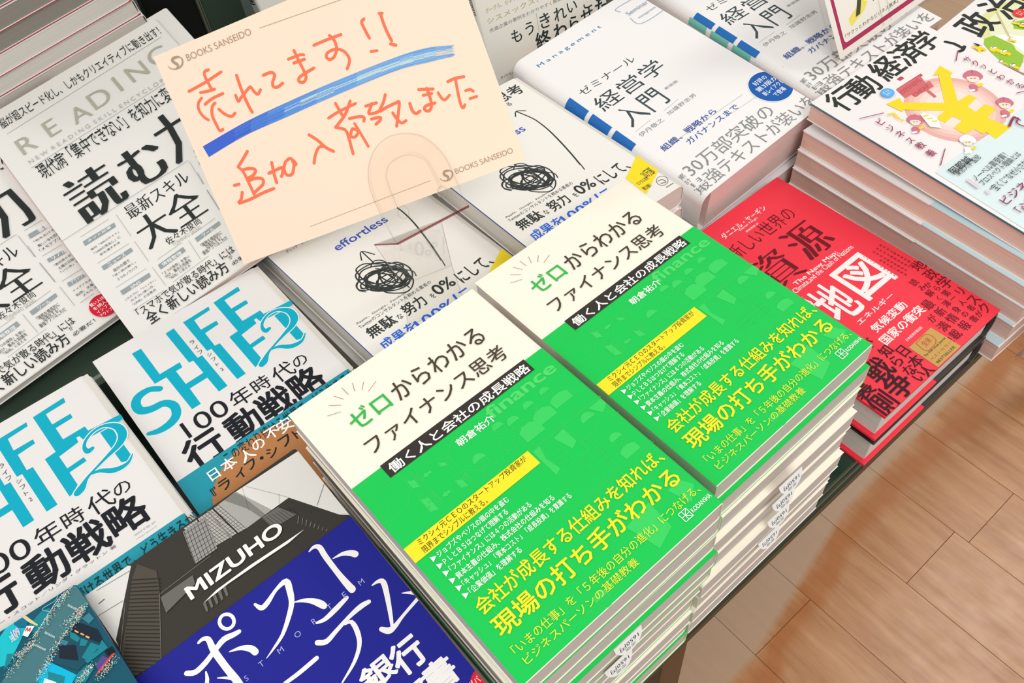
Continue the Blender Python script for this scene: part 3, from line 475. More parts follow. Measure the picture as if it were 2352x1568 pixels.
('T','cdark','源',75.6,44.3,107.6,77,1,1),
('T','cdark','資',36.3,47.1,67.6,80.4,1,1),
('T','cwhite','The New Map:',48.9,80.9,96.7,85.5,1.2,0),
('T','cwhite','Energy,Climate,and the Clash of Nations',28.3,84.6,109.3,90.4,0.3,0),
('T','cwhite','図',73.6,93.5,107.6,128.1,1.5,0),
('T','cwhite','地',43.6,94.1,68.6,129.9,1.5,0),
('T','cwhite','の',33.2,94.6,44.4,107.5,1,0),
('T','cwhite','エネルギー',51.2,132.5,90.5,137,1,0),
('T','cwhite','気候変動',53.3,141.7,89.4,148.9,1.5,0),
('T','cwhite','国家の衝突',49.1,151.8,94.7,159.7,1.5,0),
('T','cwhite','日本経済新聞出版',62,164.6,79.4,166.7,0.5,0),
('C','cdark','地',126.7,131.2,10.5,0.4,0),
('C','cdark','政',126,141.9,10.5,0.4,0),
('C','cdark','学',126,152.9,11.4,0.4,0),
('C','cdark','リ',126.6,165.1,8.4,0.4,0),
('C','cdark','ス',126,175.8,10.1,0.4,0),
('C','cdark','ク',124.6,184.6,9.8,0.4,0),
('C','cdark','か',115.6,146.4,5.8,0.4,0),
('C','cdark','ら',117.5,152.5,5.7,0.4,0),
('C','cdark','第',117.9,159.5,6.1,0.4,0),
('C','cdark','一',117.1,165.3,5.8,0.4,0),
('C','cdark','人',118.2,171.7,5.5,0.4,0),
('C','cdark','者',118.1,178.5,5.8,0.4,0),
('C','cdark','が',117.3,185,5.8,0.4,0),
('C','cdark','読',110.8,138.5,6.4,0.4,0),
('C','cdark','み',110.6,145.4,5.7,0.4,0),
('C','cdark','解',109.9,151.9,6.4,0.4,0),
('C','cdark','く',110.3,158.9,5.1,0.4,0),
('C','cdark','渾',109.7,165.2,6.1,0.4,0),
('C','cdark','身',109.7,172.6,6.1,0.4,0),
('C','cdark','の',110.3,178.9,5.7,0.4,0),
('C','cdark','書',110.9,185.2,6.1,0.4,0),
('C','cdark','最',100,157.1,8.9,0.4,0),
('C','cdark','新',100.3,166.4,8.1,0.4,0),
('C','cdark','情',100.7,175.1,8.5,0.4,0),
('C','cdark','報',101.2,184.3,8.4,0.4,0),
('C','cdark','が',91,166,7,0.4,0),
('C','cdark','満',90.4,175.1,8.5,0.4,0),
('C','cdark','載',90.1,184.5,8.4,0.4,0),
('C','cdark','！',84.3,185.1,6.4,0.4,0),
('P','cgold',[58,170.3,83.4,170.1,83.8,192.7,57.6,192.5]),
('T','cdark2','BESTSELLER',60.4,189,80.6,190.9,0.3,0),
('T','cred2','ベストセラー',59.2,185.1,82.3,187,1,0),
('T','cdark2','The Wall Street Journal',58.9,180.7,82.3,182.8,0,0),
('S','cred2',[64.5,171.4,0.47,76.1,171.4,0.47,75.9,179.2,0.47,64.1,180,0.47,64.5,171.4,0.47]),
('T','cred2','全米',66.4,172.9,74.6,177.7,0.5,0),
('C','cdark2','日',52.9,169.6,10.1,0.3,0),
('C','cdark2','本',51.5,179.8,10.5,0.3,0),
('C','cdark2','人',50.3,189.4,10.1,0.3,0),
('C','cdark2','知',44.5,161.7,9.7,0.3,0),
('C','cdark2','ら',42.6,171.5,10.5,0.3,0),
('C','cdark2','な',42.4,181.4,9.7,0.3,0),
('C','cdark2','い',42.8,188.6,9.7,0.3,0),
('C','cdark2','戦',27.8,167.8,19.3,1.0,0),
('C','cdark2','争',26.7,183.4,20.1,1.0,0),
('C','cdark2','裏',6.4,169.5,16.1,1.0,0),
('C','cdark2','側',7,185.6,18.9,1.0,0),
('C','cdark2','が',41.4,150.3,9.2,0.3,0),
('C','cdark','米',125,101,2.3,0,0),
('C','cdark','中',125.1,104,2.1,0,0),
('C','cdark','対',125.2,107,2.2,0,0),
('C','cdark','立',125.2,109.9,2.2,0,0),
('C','cdark','脱',125.3,112.8,2.2,0,0),
('C','cdark','炭',125.4,115.7,2.1,0,0),
('C','cdark','素',125.5,118.6,2.1,0,0),
('C','cdark','新',125.6,121.5,2.1,0,0),
('C','cdark','時',125.6,124.4,2.2,0,0),
('C','cdark','代',125.7,127.2,2.2,0,0),
('C','cdark','米',120.4,101.4,2.1,0,0),
('C','cdark','中',120.5,104.4,2.1,0,0),
('C','cdark','対',120.6,107.3,2.1,0,0),
('C','cdark','立',120.7,110.2,2.2,0,0),
('C','cdark','脱',120.8,113.2,2.2,0,0),
('C','cdark','炭',120.8,116.1,2.2,0,0),
('C','cdark','素',120.9,119,2.1,0,0),
('C','cdark','新',121,121.8,2.2,0,0),
('C','cdark','時',121.1,124.7,2.1,0,0),
('C','cdark','代',121.2,127.5,2.1,0,0),
('C','cdark','米',115.8,101.8,2.1,0,0),
('C','cdark','中',115.9,104.8,2.1,0,0),
('C','cdark','対',116,107.7,2.1,0,0),
('C','cdark','立',116.1,110.6,2.1,0,0),
('C','cdark','脱',116.2,113.5,2.1,0,0),
('C','cdark','炭',116.3,116.4,2.1,0,0),
('C','cdark','素',116.4,119.3,2.1,0,0),
('C','cdark','新',116.5,122.1,2.2,0,0),
('C','cdark','時',116.6,125,2.1,0,0),
('C','cdark','代',116.7,127.8,2.1,0,0),
('C','cdark','未',112.2,110.1,2.1,0,0),
('C','cdark','来',112.3,113,2.1,0,0),
('C','cdark','を',112.4,115.9,2.1,0,0),
('C','cdark','読',112.5,118.8,2.1,0,0),
('C','cdark','む',112.6,121.6,2.1,0,0),
('C','cdark','戦',112.7,124.5,2.1,0,0),
('C','cdark','略',112.8,127.3,2.1,0,0),
('C','cdark','図',112.9,130.2,2,0,0),
('C','cdark','エ',106.4,99.9,1.8,0,0),
('C','cdark','ネ',106.4,102.8,1.9,0,0),
('C','cdark','ル',106.5,105.6,1.8,0,0),
('C','cdark','ギ',106.5,108.4,1.8,0,0),
('C','cdark','ー',106.5,111.3,1.8,0,0),
('C','cdark','市',106.6,114.1,1.8,0,0),
('C','cdark','場',106.6,116.9,1.7,0,0),
('C','cdark','の',106.7,119.6,1.8,0,0),
('C','cdark','激',106.7,122.4,1.8,0,0),
('C','cdark','変',106.7,125.2,1.8,0,0)],'G': [('T','gink','脳が超スピード化し、しかもクリエイティブに動き出す！',10.9,6.3,122.9,14.8,0,0),
('S','ggray',[11,19.6,0.31,121.2,16.6,0.31]),
('S','ggray',[10.4,51,0.3,104.6,49.4,0.3]),
('C','gread','R',16.3,33.8,19.1,-0.9,0.45),
('C','gread','E',33.7,32.9,19.1,-0.9,0.45),
('C','gread','A',52,35.1,18.2,-0.9,0.45),
('C','gread','D',67.1,32.8,19.8,-0.9,0.45),
('C','gread','I',80.9,30.7,19.8,-0.9,0.45),
('C','gread','N',95.2,30.1,19.1,-0.9,0.45),
('C','gread','G',111.6,28.2,20.4,-0.9,0.45),
('T','ggray','N E W  R E A D I N G  S K I L L  E N C Y C L O P E D I A',11.2,45.1,118.6,48.2,0,0),
('T','gink','現代病「集中できない」を知力に変える',12.1,51.1,112.4,63.7,0,0),
('C','gink','●',15.8,54,1.9,0,0),
('C','gink','●',22.4,54.1,1.9,0,0),
('C','gink','●',29.2,54.3,1.8,0,0),
('C','gink','●',38.6,54.4,1.9,0,0),
('C','gink','●',45.3,54.3,1.8,0,0),
('C','gink','●',52.1,53.8,1.8,0,0),
('C','gink','●',57.4,53.7,1.8,0,0),
('C','gink','●',62.5,53.3,2,0,0),
('C','gink','●',68.3,53.1,2,0,0),
('T','gink','読',15.5,73.4,45.3,107.1,0.6,1.6),
('T','gink','む',50.1,77.5,75.8,106.2,0.6,1.6),
('T','gink','力',77.4,68.7,101,106,0.3,1.6),
('T','gink','最新スキル',37.1,110.3,77.9,120.6,0.2,0.6),
('T','gink','大全',34.8,122.5,75.6,144.8,0.2,1),
('T','gink','佐々木俊尚',44.6,143.9,67.1,149,0,0),
('T','ggray','TOSHINAO SASAKI',46.6,149.3,65,151.7,0,0),
('P','gbox',[8.8,115,28.7,115.8,28.1,118.7,8.3,118.3]),
('P','gbox',[8.6,136,27.5,136.3,27.4,139,8.6,139]),
('P','gbox',[8.8,156.3,27.1,156.9,26.5,159.6,8.7,159.4]),
('P','gbox',[33.5,155.9,50.3,155.3,50.2,158.5,33.2,159.4]),
('P','gbox',[58.5,154.8,75.3,154.3,74.8,156.8,58.3,157.9]),
('T','white','ネット記事',10.8,116,26,117.8,0.6,0),
('T','white','ニュース',11.9,136.6,23,139,0.6,0),
('T','white','SNS',14.4,157.6,20.5,159.4,0.6,0),
('T','white','情報整理',35.3,156.4,47.8,158.8,0.6,0),
('T','white','ツール',62.7,155.2,70.2,157.5,0.6,0),
('T','gink','毎日「400のサイト」',9.5,122.1,27.5,123.5,0,0),
('T','gink','「1000の見出し」に',9.9,125.2,26.6,126.9,0,0),
('T','gink','目を通す方法',12,128.3,24.6,129.8,0,0),
('T','gink','自分の頭で',12.7,141.7,22.8,144,0,0),
('T','gink','「深く読み解く」',10.5,145.2,24.7,146.6,0,0),
('T','gink','３つのノウハウ',11.3,148.3,24,150.1,0,0),
('T','gink','これぞプロ！「ツイッター」',8.2,162.3,27.4,163.7,0,0),
('T','gink','のスゴい使い方、',10.2,164.8,25.1,166.3,0,0),
('T','gink','「LINE」の注意点',9.9,167.5,24.5,169.1,0,0),
('T','gink','「２つの保存」を使い',32.5,161.5,49.8,163.7,0,0),
('T','gink','分け、集めた知識を',32.6,164,49.3,166.5,0,0),
('T','gink','「知肉」に変える',34.1,166.8,47.1,168.7,0,0),
('T','gink','「雑務を徹底的に',58.5,160.1,72.3,162.7,0,0),
('T','gink','効率化する！',60.1,162.4,70.1,165.4,0,0),
('T','gink','最強アプリはこれだ',56.7,164.9,72.9,167.7,0,0),
('S','ggray2',[9,111.6,0.2,27.7,111.8,0.2]),
('S','ggray2',[7.9,132.9,0.2,28.2,133.3,0.2]),
('S','ggray2',[7.9,153,0.19,27.3,153.6,0.19]),
('S','ggray2',[8,171.3,0.2,27.6,171.9,0.2]),
('S','ggray2',[34.9,152.9,0.2,51.3,152.5,0.2]),
('S','ggray2',[32.3,112.1,0.2,31.5,130.2,0.2]),
('S','ggray2',[31.3,134.1,0.21,30.6,150.6,0.21]),
('S','ggray2',[30.3,155.1,0.2,30,169.8,0.2]),
('S','ggray2',[55,153.7,0.21,53.7,168.6,0.21]),
('S','ggray2',[58.4,151.9,0.21,74.6,151.3,0.21]),
('S','ggray2',[81.1,132.3,0.21,79.4,148,0.21]),
('S','ggray2',[83.6,118.3,0.22,82.1,127.6,0.22]),
('S','ggray2',[-0.4,107.1,0.23,84.1,107.5,0.23]),
('S','ggray2',[34.1,170.7,0.19,58.3,169.7,0.19]),
('T','gink','「スマホで気が散る時代」には',9,171.8,71.7,177.4,0.3,0),
('T','gink','全く新しい読み方',11,177.4,62.9,185.7,1,0),
('T','gink','が',66.2,177,68.4,179.8,0,0),
('T','gink','必要だ！',65.5,181.4,79.4,184,0.5,0),
('P','gbox',[88.3,111.9,98.6,112.4,98,115.2,87.5,115]),
('P','gbox',[85.6,132.7,95.5,133.7,95.2,136,85.1,135.4]),
('P','gbox',[83.6,153.2,93.7,154.2,93.3,156.3,82.9,156.1]),
('T','white','書籍',93.6,111.5,101.4,115.2,0.6,0),
('T','white','リアル',87.9,132.8,96.7,135.6,0.6,0),
('T','white','アウトプット',85.2,153.5,96.2,156,0.6,0),
('T','gink','「知を広げる',87.7,117.6,100.6,119.1,0,0),
('T','gink','難しい本を読む',87.5,121.3,101,123.3,0,0),
('T','gink','「メモアプリ」',86.2,124.4,100.8,126.7,0,0),
('T','gink','「書店員の目で',85.6,138.3,98.6,139.9,0,0),
('T','gink','土曜の日経の',86,141.3,97.9,143.3,0,0),
('T','gink','「いい本」を',85.5,144.4,97.1,146,0,0),
('T','gink','アイデアを出す',82.5,159.3,96.2,160.7,0,0),
('T','gink','知肉、文章を',82,162.5,95.2,164.3,0,0),
('T','gink','メモのコツ',84.5,165.3,95.2,166.7,0,0),
('S','ggray2',[84,108.9,0.25,81.9,127.1,0.25]),
('S','ggray2',[81.4,132,0.25,79.6,148.8,0.25]),
('S','ggray2',[79.3,152.6,0.25,77.5,168.2,0.25]),
('S','ggray2',[88.4,108.3,0.25,99.8,108.7,0.25]),
('S','ggray2',[85,129.5,0.25,97.3,130.1,0.25]),
('S','ggray2',[82.3,150.5,0.25,94.9,151.1,0.25]),
('S','ggray2',[80.6,168.7,0.25,89.6,168.8,0.25])],'S': [('T','steal','M a n a g e m e n t',12.7,14.7,87.4,20.2,0.6,0),
('T','sink','ゼミナール',14.3,61.3,77.5,69.3,-0.2,0),
('T','sink','経営学',13.7,77.4,88.9,94.8,0,0),
('T','sink','入門',16.3,99.9,61.9,122.9,0,0),
('T','sgray','新装版',68,108.7,82.7,111.7,0,0),
('T','sgray','伊丹敬之',14.1,130.1,40.8,134.6,-0.2,0),
('T','sgray','加護野忠男',47.7,129.2,80.4,133.4,-0.2,0),
('P','sblue',[1.3,63.6,6.8,61.7,6.7,83.5,1.3,85.3]),
('P','sblue',[1.6,90.1,7,88.2,7.3,109.7,1.9,111.5]),
('P','sblue',[2.2,116.1,7.5,114.3,7.9,136.2,2.7,137.8]),
('SFOLD',),
('S','sgray2',[14.4,127.1,0.32,34,126.2,0.32]),
('S','sgray2',[48.3,126.9,0.33,67.2,125.4,0.33]),
('T','sblue2','組織、戦略から',15.3,151.4,78,157.9,0.8,0),
('T','sblue2','ガバナンスまで',35,160.5,94.6,166.4,0.5,0),
('S','sgray2',[20.8,155.4,0.33,108.2,158.3,0.33]),
('S','sgray2',[5.5,161.3,0.32,120,168.1,0.32]),
('C','sgray','累',5.6,184.4,5.5,-0.3,0),
('C','sgray','計',5.3,190.1,5.3,-0.3,0),
('T','sgray','30万部突破の',10.8,176.4,111,190.9,-0.4,0),
('T','sgray','最強テキストが装いを',2.5,192.9,144.4,206.6,-0.4,0),
('SSEAL',),
('S','slog',[113.7,16.2,0.61,113.3,10.5,0.61,134.8,11,0.61]),
('S','slog',[113.5,27.8,0.62,114.8,39.8,0.62,145.2,40,0.62,144.7,28.6,0.62]),
('T','slog','Seminar',115.2,20,140.9,25,0,0),
('T','slog','management',118.7,31.9,140.5,34.9,0,0)],'Y': [('YDISC',),
('C','yink','行',21.3,14.1,25.8,1.3,0),
('C','yink','動',44.6,15.2,25.8,1.3,0),
('C','yink','経',75.2,13.5,26.6,1.3,0),
('C','yink','済',101.7,13.7,27.2,1.3,0),
('C','yink','学',124.1,13.3,24.2,1.3,0),
('S','yink',[135.2,25.9,2.91,137.9,31.9,2.91,138,39.2,2.91]),
('S','yink',[132.6,40.8,2.91,136.2,41.4,2.91,140.7,39.8,2.91]),
('P','ylb',[4.8,110.4,19.9,110.7,46.3,111.5,68.5,112.9,122.3,113.5,109.1,165.8,-24.7,236.7,2.3,189.7]),
('P','yred',[59.4,35.1,88.2,36.5,87.7,39,59.5,37]),
('P','yred2',[58.9,35.5,86.1,37.4,80.1,48.6,55.7,46.2]),
('P','yred2',[61.6,43.8,85.7,46.5,82.7,52.9,63,50.5]),
('P','yred2',[74,51,76.8,51,74.4,61.4,71.5,61.4]),
('P','yred',[69.5,28,74.4,28,74.8,31.2,70,31.2]),
('T','yred','EXPENSIVE',58.2,38.4,81.9,42.6,0.5,0),
('T','yred','CHEAP',62.3,47.1,80.7,51.3,0.5,0),
('P','yyel',[39.7,40.7,52.7,43.3,50,48,72.1,70.1,96.7,46.8,92.6,44.7,106.7,41.1,106.3,53.3,102.6,53.4,80.8,75.8,93.3,76.9,94.2,83.2,81,84,80.1,91.9,92.6,91.5,93.6,100.5,80.9,101.4,82,111.9,84.4,119.3,65,119.3,66.7,110.1,63.3,110.1,63,102.2,53.5,100.8,53.3,91.3,64.7,91,63.6,83.1,53.5,83.9,53.5,76,65,75.7,43.8,53.6,41.1,54.6]),
('S','ypink2',[111.8,63.8,8.99,116.6,64.2,8.99,116.3,68.2,8.99]),
('S','yskin',[110.4,68.2,7.95,110.9,68.6,7.95]),
('S','yskin',[109.7,66,4.86,113.4,69.5,4.86]),
('S','ypink2',[103.5,73.3,5.81,101.7,75.7,5.81]),
('S','yink',[110.2,66.7,0.79,111,67.2,0.79]),
('S','yink',[112.1,68.4,0.82,113.1,68.8,0.82]),
('S','white',[97.7,75.2,2.26,100.2,76.3,2.26]),
('S','yyel',[107,76,2.86,110.1,76.1,2.86]),
('S','ypink2',[102,98.7,7.54,106.3,99.1,7.54,106.1,102.6,7.54]),
('S','yskin',[100.8,102.4,7.03,101.2,102.9,7.03]),
('S','yskin',[100.1,100.5,4.33,103.4,103.7,4.33]),
('S','ypink2',[94.6,106.9,5.94,93,109,5.94]),
('S','yink',[100.6,101.2,0.72,101.3,101.6,0.72]),
('S','yink',[102.3,102.8,0.74,103.2,103.1,0.74]),
('S','white',[89.3,108.5,2.11,91.6,109.6,2.11]),
('S','yyel',[97.9,109.4,2.4,100.5,109.6,2.4]),
('S','ypink2',[38.3,65.1,7.58,42.1,65.4,7.58,42,68.8,7.58]),
('S','yskin',[37.3,68.7,6.19,37.7,69.1,6.19]),
('S','yskin',[36.6,66.9,3.82,39.7,69.9,3.82]),
('S','ypink2',[31.9,73.1,5.36,30.5,75,5.36]),
('S','yink',[37,67.6,0.61,37.8,68,0.61]),
('S','yink',[38.8,69,0.61,39.5,69.3,0.61]),
('S','white',[27.2,74.6,1.91,29.4,75.6,1.91]),
('S','yyel',[34.9,75.3,2.41,37.3,75.4,2.41]),
('S','white',[46.9,104.7,7.0,50.7,105.1,7.0,50.6,108.3,7.0]),
('S','yskin',[46,108.1,6.19,46.3,108.5,6.19]),
('S','yskin',[45.3,106.4,3.56,48.4,109.3,3.56]),
('S','white',[40.7,112.1,4.95,39.3,114,4.95]),
('S','yink',[45.7,107,0.59,46.4,107.4,0.59]),
('S','yink',[47.3,108.4,0.64,48.1,108.7,0.64]),
('S','white',[36,113.5,1.91,38.2,114.5,1.91]),
('S','yyel',[43.6,114.4,2.14,46,114.5,2.14]),
('P','white',[47.2,65.7,51.6,66.4,54,75.7,45.8,86,41.2,79]),
('S','yyel',[46.9,68.9,1.48,50.3,70.4,1.48]),
('S','yyel',[47,72.9,1.37,50.1,74.6,1.37]),
('S','yyel',[47.1,76.7,1.32,49.9,78.7,1.32]),
('S','yyel',[30.6,49.8,1.7,34.1,52.2,1.7,32.7,55.3,1.7,32.4,58.6,1.7]),
('S','yyel',[32.7,60.5,1.63,32.9,61.5,1.63]),
('C','ypink3','ビ',19.5,50.6,7.7,0.5,0),
('C','ypink3','ジ',18.9,60.3,7.3,0.5,0),
('C','ypink3','ネ',19.2,69.1,8,0.5,0),
('C','ypink3','ス',18.6,78.6,7.1,0.5,0),
('C','ypink3','教',19.4,86.7,7.5,0.5,0),
('C','ypink3','養',18.1,96.6,7.5,0.5,0),
('C','ypink3','サ',127.4,51.6,7.2,0.5,0),
('C','ypink3','ク',127.7,58.6,7.4,0.5,0),
('C','ypink3','ッ',128.5,65.6,7.2,0.5,0),
('C','ypink3','と',128.2,73.5,7.4,0.5,0),
('C','ypink3','わ',127,81.8,7.2,0.5,0),
('C','ypink3','か',127.6,89.8,7.2,0.5,0),
('C','ypink3','る',128.2,97.8,7.2,0.5,0),
('S','ypink3',[11.2,38,0.69,29.1,46.3,0.69]),
('S','ypink3',[29.2,101,0.64,12.3,109.2,0.64]),
('S','ypink3',[131.6,40,0.76,119.3,46.6,0.76]),
('S','ypink3',[119,100.7,0.74,127.7,104.6,0.74]),
('YOVAL',),
('T','yink','阿部誠',11.6,115.1,33.7,121.7,0.8,0),
('T','yink','東京大学 監修',12.8,119.2,40.4,124.6,0,0),
('T','yink','ノーベル賞受賞！',17.4,130.5,55.5,136.3,0,0),
('T','yink','プロスペクト理論とは',16.8,136.7,63.3,142,0,0),
('T','yink','“宝くじ”なぜ小さな確率に',17,144.8,73.5,151.2,0,0),
('P','ypink4',[12.3,130,15.3,130.8,13.9,140.9,11,140.5]),
('P','ypink4',[12.4,145.2,14.6,145.4,14,149.4,11.9,148.9]),
('T','ypink3','ビジネスに役立つ',12.3,156.1,89.2,163.8,0.6,0),
('T','ypink3','「心理」がわかる',12.6,167.9,76.2,176.3,0.6,0),
('S','ypink3',[83.1,118.3,1.82,93.1,115,1.82,93.9,116.8,1.82]),
('S','ypink3',[95,117.9,1.06,89.6,120.3,1.06,90.3,126.2,1.06]),
('S','ypink3',[95,117.2,1.01,93.9,120.1,1.01])],'Y2': [('Y2DISC',),
('P','ygr',[21.2,33.5,30,36.6,37.7,43.8,34.7,49.2,28.6,53.8,23.2,59,20.4,67.1,11.8,70.6,-0.7,73.7,-5.6,80.9,-3.4,70.6,1.6,58.8,8.1,46,14.1,36.9]),
('P','ygr',[56.3,38.5,64.8,43.6,51.9,50.4,48.3,43.7]),
('P','white',[30,36.6,39.6,45.6,43.5,54.9,24.4,65,28.4,53.5]),
('C','yink','政',36.1,18.4,32.3,1.4,0),
('C','yink','治',73.1,20.7,34.9,1.4,0),
('C','yink','学',106.1,23.5,35.9,1.4,0),
('S','ypencil',[61.2,21.9,1.75,36.1,46.1,1.75]),
('S','yyel',[6,36.7,4.36,7.2,40.4,4.36]),
('S','white',[7.8,35.3,2.36,9.8,36.5,2.36]),
('S','yink',[6.8,35.4,0.44,10.3,35.3,0.44,11,36.8,0.44]),
('S','yink',[5.3,39.1,0.45,5.8,41.1,0.45]),
('S','yyel',[11.8,45.8,5.42,12.9,49.3,5.42]),
('S','white',[13.5,44.3,2.51,15.6,45.6,2.51]),
('S','yink',[12.6,44.4,0.47,16.1,44.3,0.47,16.8,45.8,0.47]),
('S','yink',[11,48.1,0.43,11.6,50.1,0.43]),
('S','yyel',[12.7,53.6,4.89,13.8,57.2,4.89]),
('S','white',[14.4,52.2,2.51,16.5,53.5,2.51]),
('S','yink',[13.5,52.3,0.47,17,52.2,0.47,17.7,53.7,0.47]),
('S','yink',[11.9,55.9,0.46,12.5,57.9,0.46]),
('S','yyel',[-1.4,58.6,4.25,-0.3,62.1,4.25]),
('S','white',[0.3,57.2,2.13,2.3,58.4,2.13]),
('S','yink',[-0.7,57.3,0.43,2.8,57.2,0.43,3.5,58.7,0.43]),
('S','yink',[-2.2,60.8,0.43,-1.6,62.8,0.43]),
('S','yyel',[-0.1,67.9,4.57,1.1,71.4,4.57]),
('S','white',[1.6,66.5,2.34,3.6,67.7,2.34]),
('S','yink',[0.7,66.6,0.46,4.1,66.5,0.46,4.8,68,0.46]),
('S','yink',[-0.8,70.1,0.45,-0.2,72,0.45]),
('S','yyel',[54.7,40.3,3.14,55.7,44,3.14]),
('S','white',[56.5,38.8,1.49,58.6,40.1,1.49]),
('S','yink',[55.6,38.9,0.48,59.2,38.8,0.48,59.9,40.4,0.48]),
('S','yink',[53.8,42.7,0.45,54.3,44.8,0.45]),
('S','yyel',[54.4,46.1,3.27,55.5,49.8,3.27]),
('S','white',[56.3,44.7,1.76,58.4,45.9,1.76]),
('S','yink',[55.3,44.7,0.48,59,44.6,0.48,59.7,46.2,0.48]),
('S','yink',[53.6,48.5,0.47,54.1,50.5,0.47]),
('S','yyel',[30.8,49.4,2.84,31.9,53,2.84]),
('S','white',[32.6,48,1.42,34.7,49.2,1.42]),
('S','yink',[31.6,48,0.45,35.2,48,0.45,35.9,49.5,0.45]),
('S','yink',[30,51.7,0.47,30.5,53.7,0.47]),
('P','yink',[9.3,30.1,10.6,35.1,7.1,35.7]),
('P','yink',[-0.1,36.5,-1.6,41.5,-5.3,41.8]),
('P','yyel',[4.2,31.1,8.5,37.3,8,41.3,3.8,39.9,-4.5,42.7,2.8,37.6]),
('Y2OVAL',)],'I': [('T','iochre','グーグル、ゼネラル',9,121.7,42.9,125.9,0,0),
('T','iochre','シスメックス、',8.3,130,59.9,134.7,0,0),
('T','igray','先進企業の事例をわかりやすく解説',8.3,138.4,82.6,141.8,0,0),
('C','iink','も',32.1,153.5,12.9,0.6,0),
('C','iink','う',45.8,152.4,12.8,0.6,0),
('C','iink','き',62.2,151.8,14.7,0.6,0),
('C','iink','れ',78.1,151.7,13.9,0.6,0),
('C','iink','い',91.3,150.8,12.4,0.6,0),
('C','iink','ご',108.2,152.1,13,0.6,0),
('C','iink','と',120.2,151.4,12.7,0.6,0),
('C','iink','終',56.7,166.7,16.3,1.5,0),
('C','iink','わ',75.2,165.7,15.1,1.5,0),
('C','iink','ら',90.4,164.5,13.5,1.5,0),
('C','iink','せ',104.8,163.3,14.3,1.5,0),
('C','iink','た',120.8,162.3,14.9,1.5,0),
('C','iink','い',132.9,162,14.4,1.5,0),
('T','iink','ダイヤモンド社',7.9,180.3,27.3,183,0,0),
('T','iink','著者名',33.8,175.3,42.2,178.3,1,0),
('S','igray',[55.2,142.3,0.23,54.3,158.6,0.23]),
('S','iink',[-3.8,110.6,0.58,-1.9,110.6,0.58,-1.3,111.9,0.58]),
('S','iink',[-3.7,112.5,0.54,-1.7,112.5,0.54,-1.1,113.8,0.54]),
('S','iink',[-3.5,114.4,0.54,-1.6,114.5,0.54,-1,115.8,0.54]),
('S','iink',[-3.4,116.5,0.56,-1.5,116.5,0.56,-0.9,117.7,0.56]),
('S','iink',[-3.3,118.4,0.58,-1.3,118.4,0.58,-0.7,119.7,0.58]),
('S','iink',[-3.1,120.4,0.57,-1.2,120.5,0.57,-0.6,121.7,0.57]),
('S','iink',[-3,122.4,0.54,-1,122.5,0.54,-0.4,123.7,0.54])],'L': [('LB',),
('P','lyel',[39,86.9,45.4,90.9,41.8,94.5,37.6,96.7,21,101.6,19.7,94.6,30.9,90.3]),
('P','lgrn',[34.9,84,39.3,85.9,33.9,96.6,28.2,96.8]),
('S','lgrn',[51.6,93.7,0.67,53,93.1,0.67]),
('T','lgrn','「サクッとわかるビジネス教本」',11.6,104,79.9,107.5,0.3,0)],'F': [('P','fdk',[89.6,-1.2,96.5,-1.9,126.4,-0.2,128.4,1.5,130.2,71.7,65.2,30.3]),
('P','fstreet',[126.3,0,127.6,1.8,128,14.8,119.1,22.3,107,28.6,94.3,38.4,79.9,25.5,87.4,20.8,98.6,15.8,111.8,6.5,118.2,2.7]),
('P','fteal3',[109.2,2.8,112.7,4.1,109,9.6,102.1,13.5,98.9,7]),
('P','fteal',[88.2,2.6,92.1,0.1,96.4,-1.8,99.6,6.8,94.4,11.6,85.9,19.1,82.4,17.6]),
('P','fteal4',[96.5,-1.9,100.4,-1,101.7,3.2,99.6,6.8,97.1,4.7,95.8,1]),
('P','fteal3',[87.5,13.4,90.6,16.2,86.3,19,83.2,20.4]),
('P','fcream',[100.5,-0.9,102.1,0.6,104.6,8.9,103.9,9.2,101.7,4.6,100.2,-0.5]),
('P','fteal5',[100.5,29.6,108.1,45.6,103.1,49.2,93.3,40.6,93.3,34.7]),
('P','fteal3',[98.6,34.8,103.7,42.8,100.8,47.2,95.7,42.7]),
('P','fwhite2',[96.1,37.1,99.5,42.7,98.1,44.7,93.3,40.6]),
('P','fbl',[114.1,22.4,122.9,39.3,117.4,42.4,109.4,43.9,100.7,30.1,106.8,25.8]),
('P','fbld',[117.1,21.4,119.8,20.6,125.5,30.8,125,38.5,123,37.5,115.2,23.4]),
('P','ftealb',[122.2,20.4,126.2,19.7,126.7,24.4,123.5,25.3]),
('P','fteal3',[114.8,23,116.5,25.8,117.1,29.6,115.3,30.7,113.6,26.1]),
('P','fteal3',[117.4,29.8,119.6,33.1,117.4,34.9,115.3,32.9]),
('P','fteal3',[120.1,35,122.8,39.6,115.1,42.4,113.5,39.3]),
('P','ftealb',[110.1,23.8,112.3,27.6,110.3,28.5,108.2,24.8]),
('P','fbld',[107.9,26.4,114.1,31.4,111.7,39.5,105.3,32.4]),
('P','fteal3',[124.8,37.3,125.2,43.1,114.4,43.9,113.9,41.8,120.8,40.9]),
('P','fpurp',[121.5,45.1,123.1,48.2,116.7,51.2,116.7,47.4]),
('P','fred',[126.1,47,126.5,48.2,115.9,52.2,115.7,51.2]),
('P','fblk',[123.1,43.9,127,43.7,126.8,47.6,123.3,47.1]),
('P','fteal3',[108.6,45.7,114.1,44.5,115.6,48.5,109.6,52.1,105.4,48.3]),
('S','fwhite2',[99.8,14.3,0.29,105,11.2,0.29,111.8,6.5,0.29,118.2,2.7,0.29,126.3,0.7,0.29]),
('S','fwhite2',[106.6,26.5,0.32,110.4,23.6,0.32,114.2,21.9,0.32]),
('S','fcy',[118.6,0.1,0.36,116.4,2.6,0.36,109.6,2.7,0.36,111.8,6.5,0.36]),
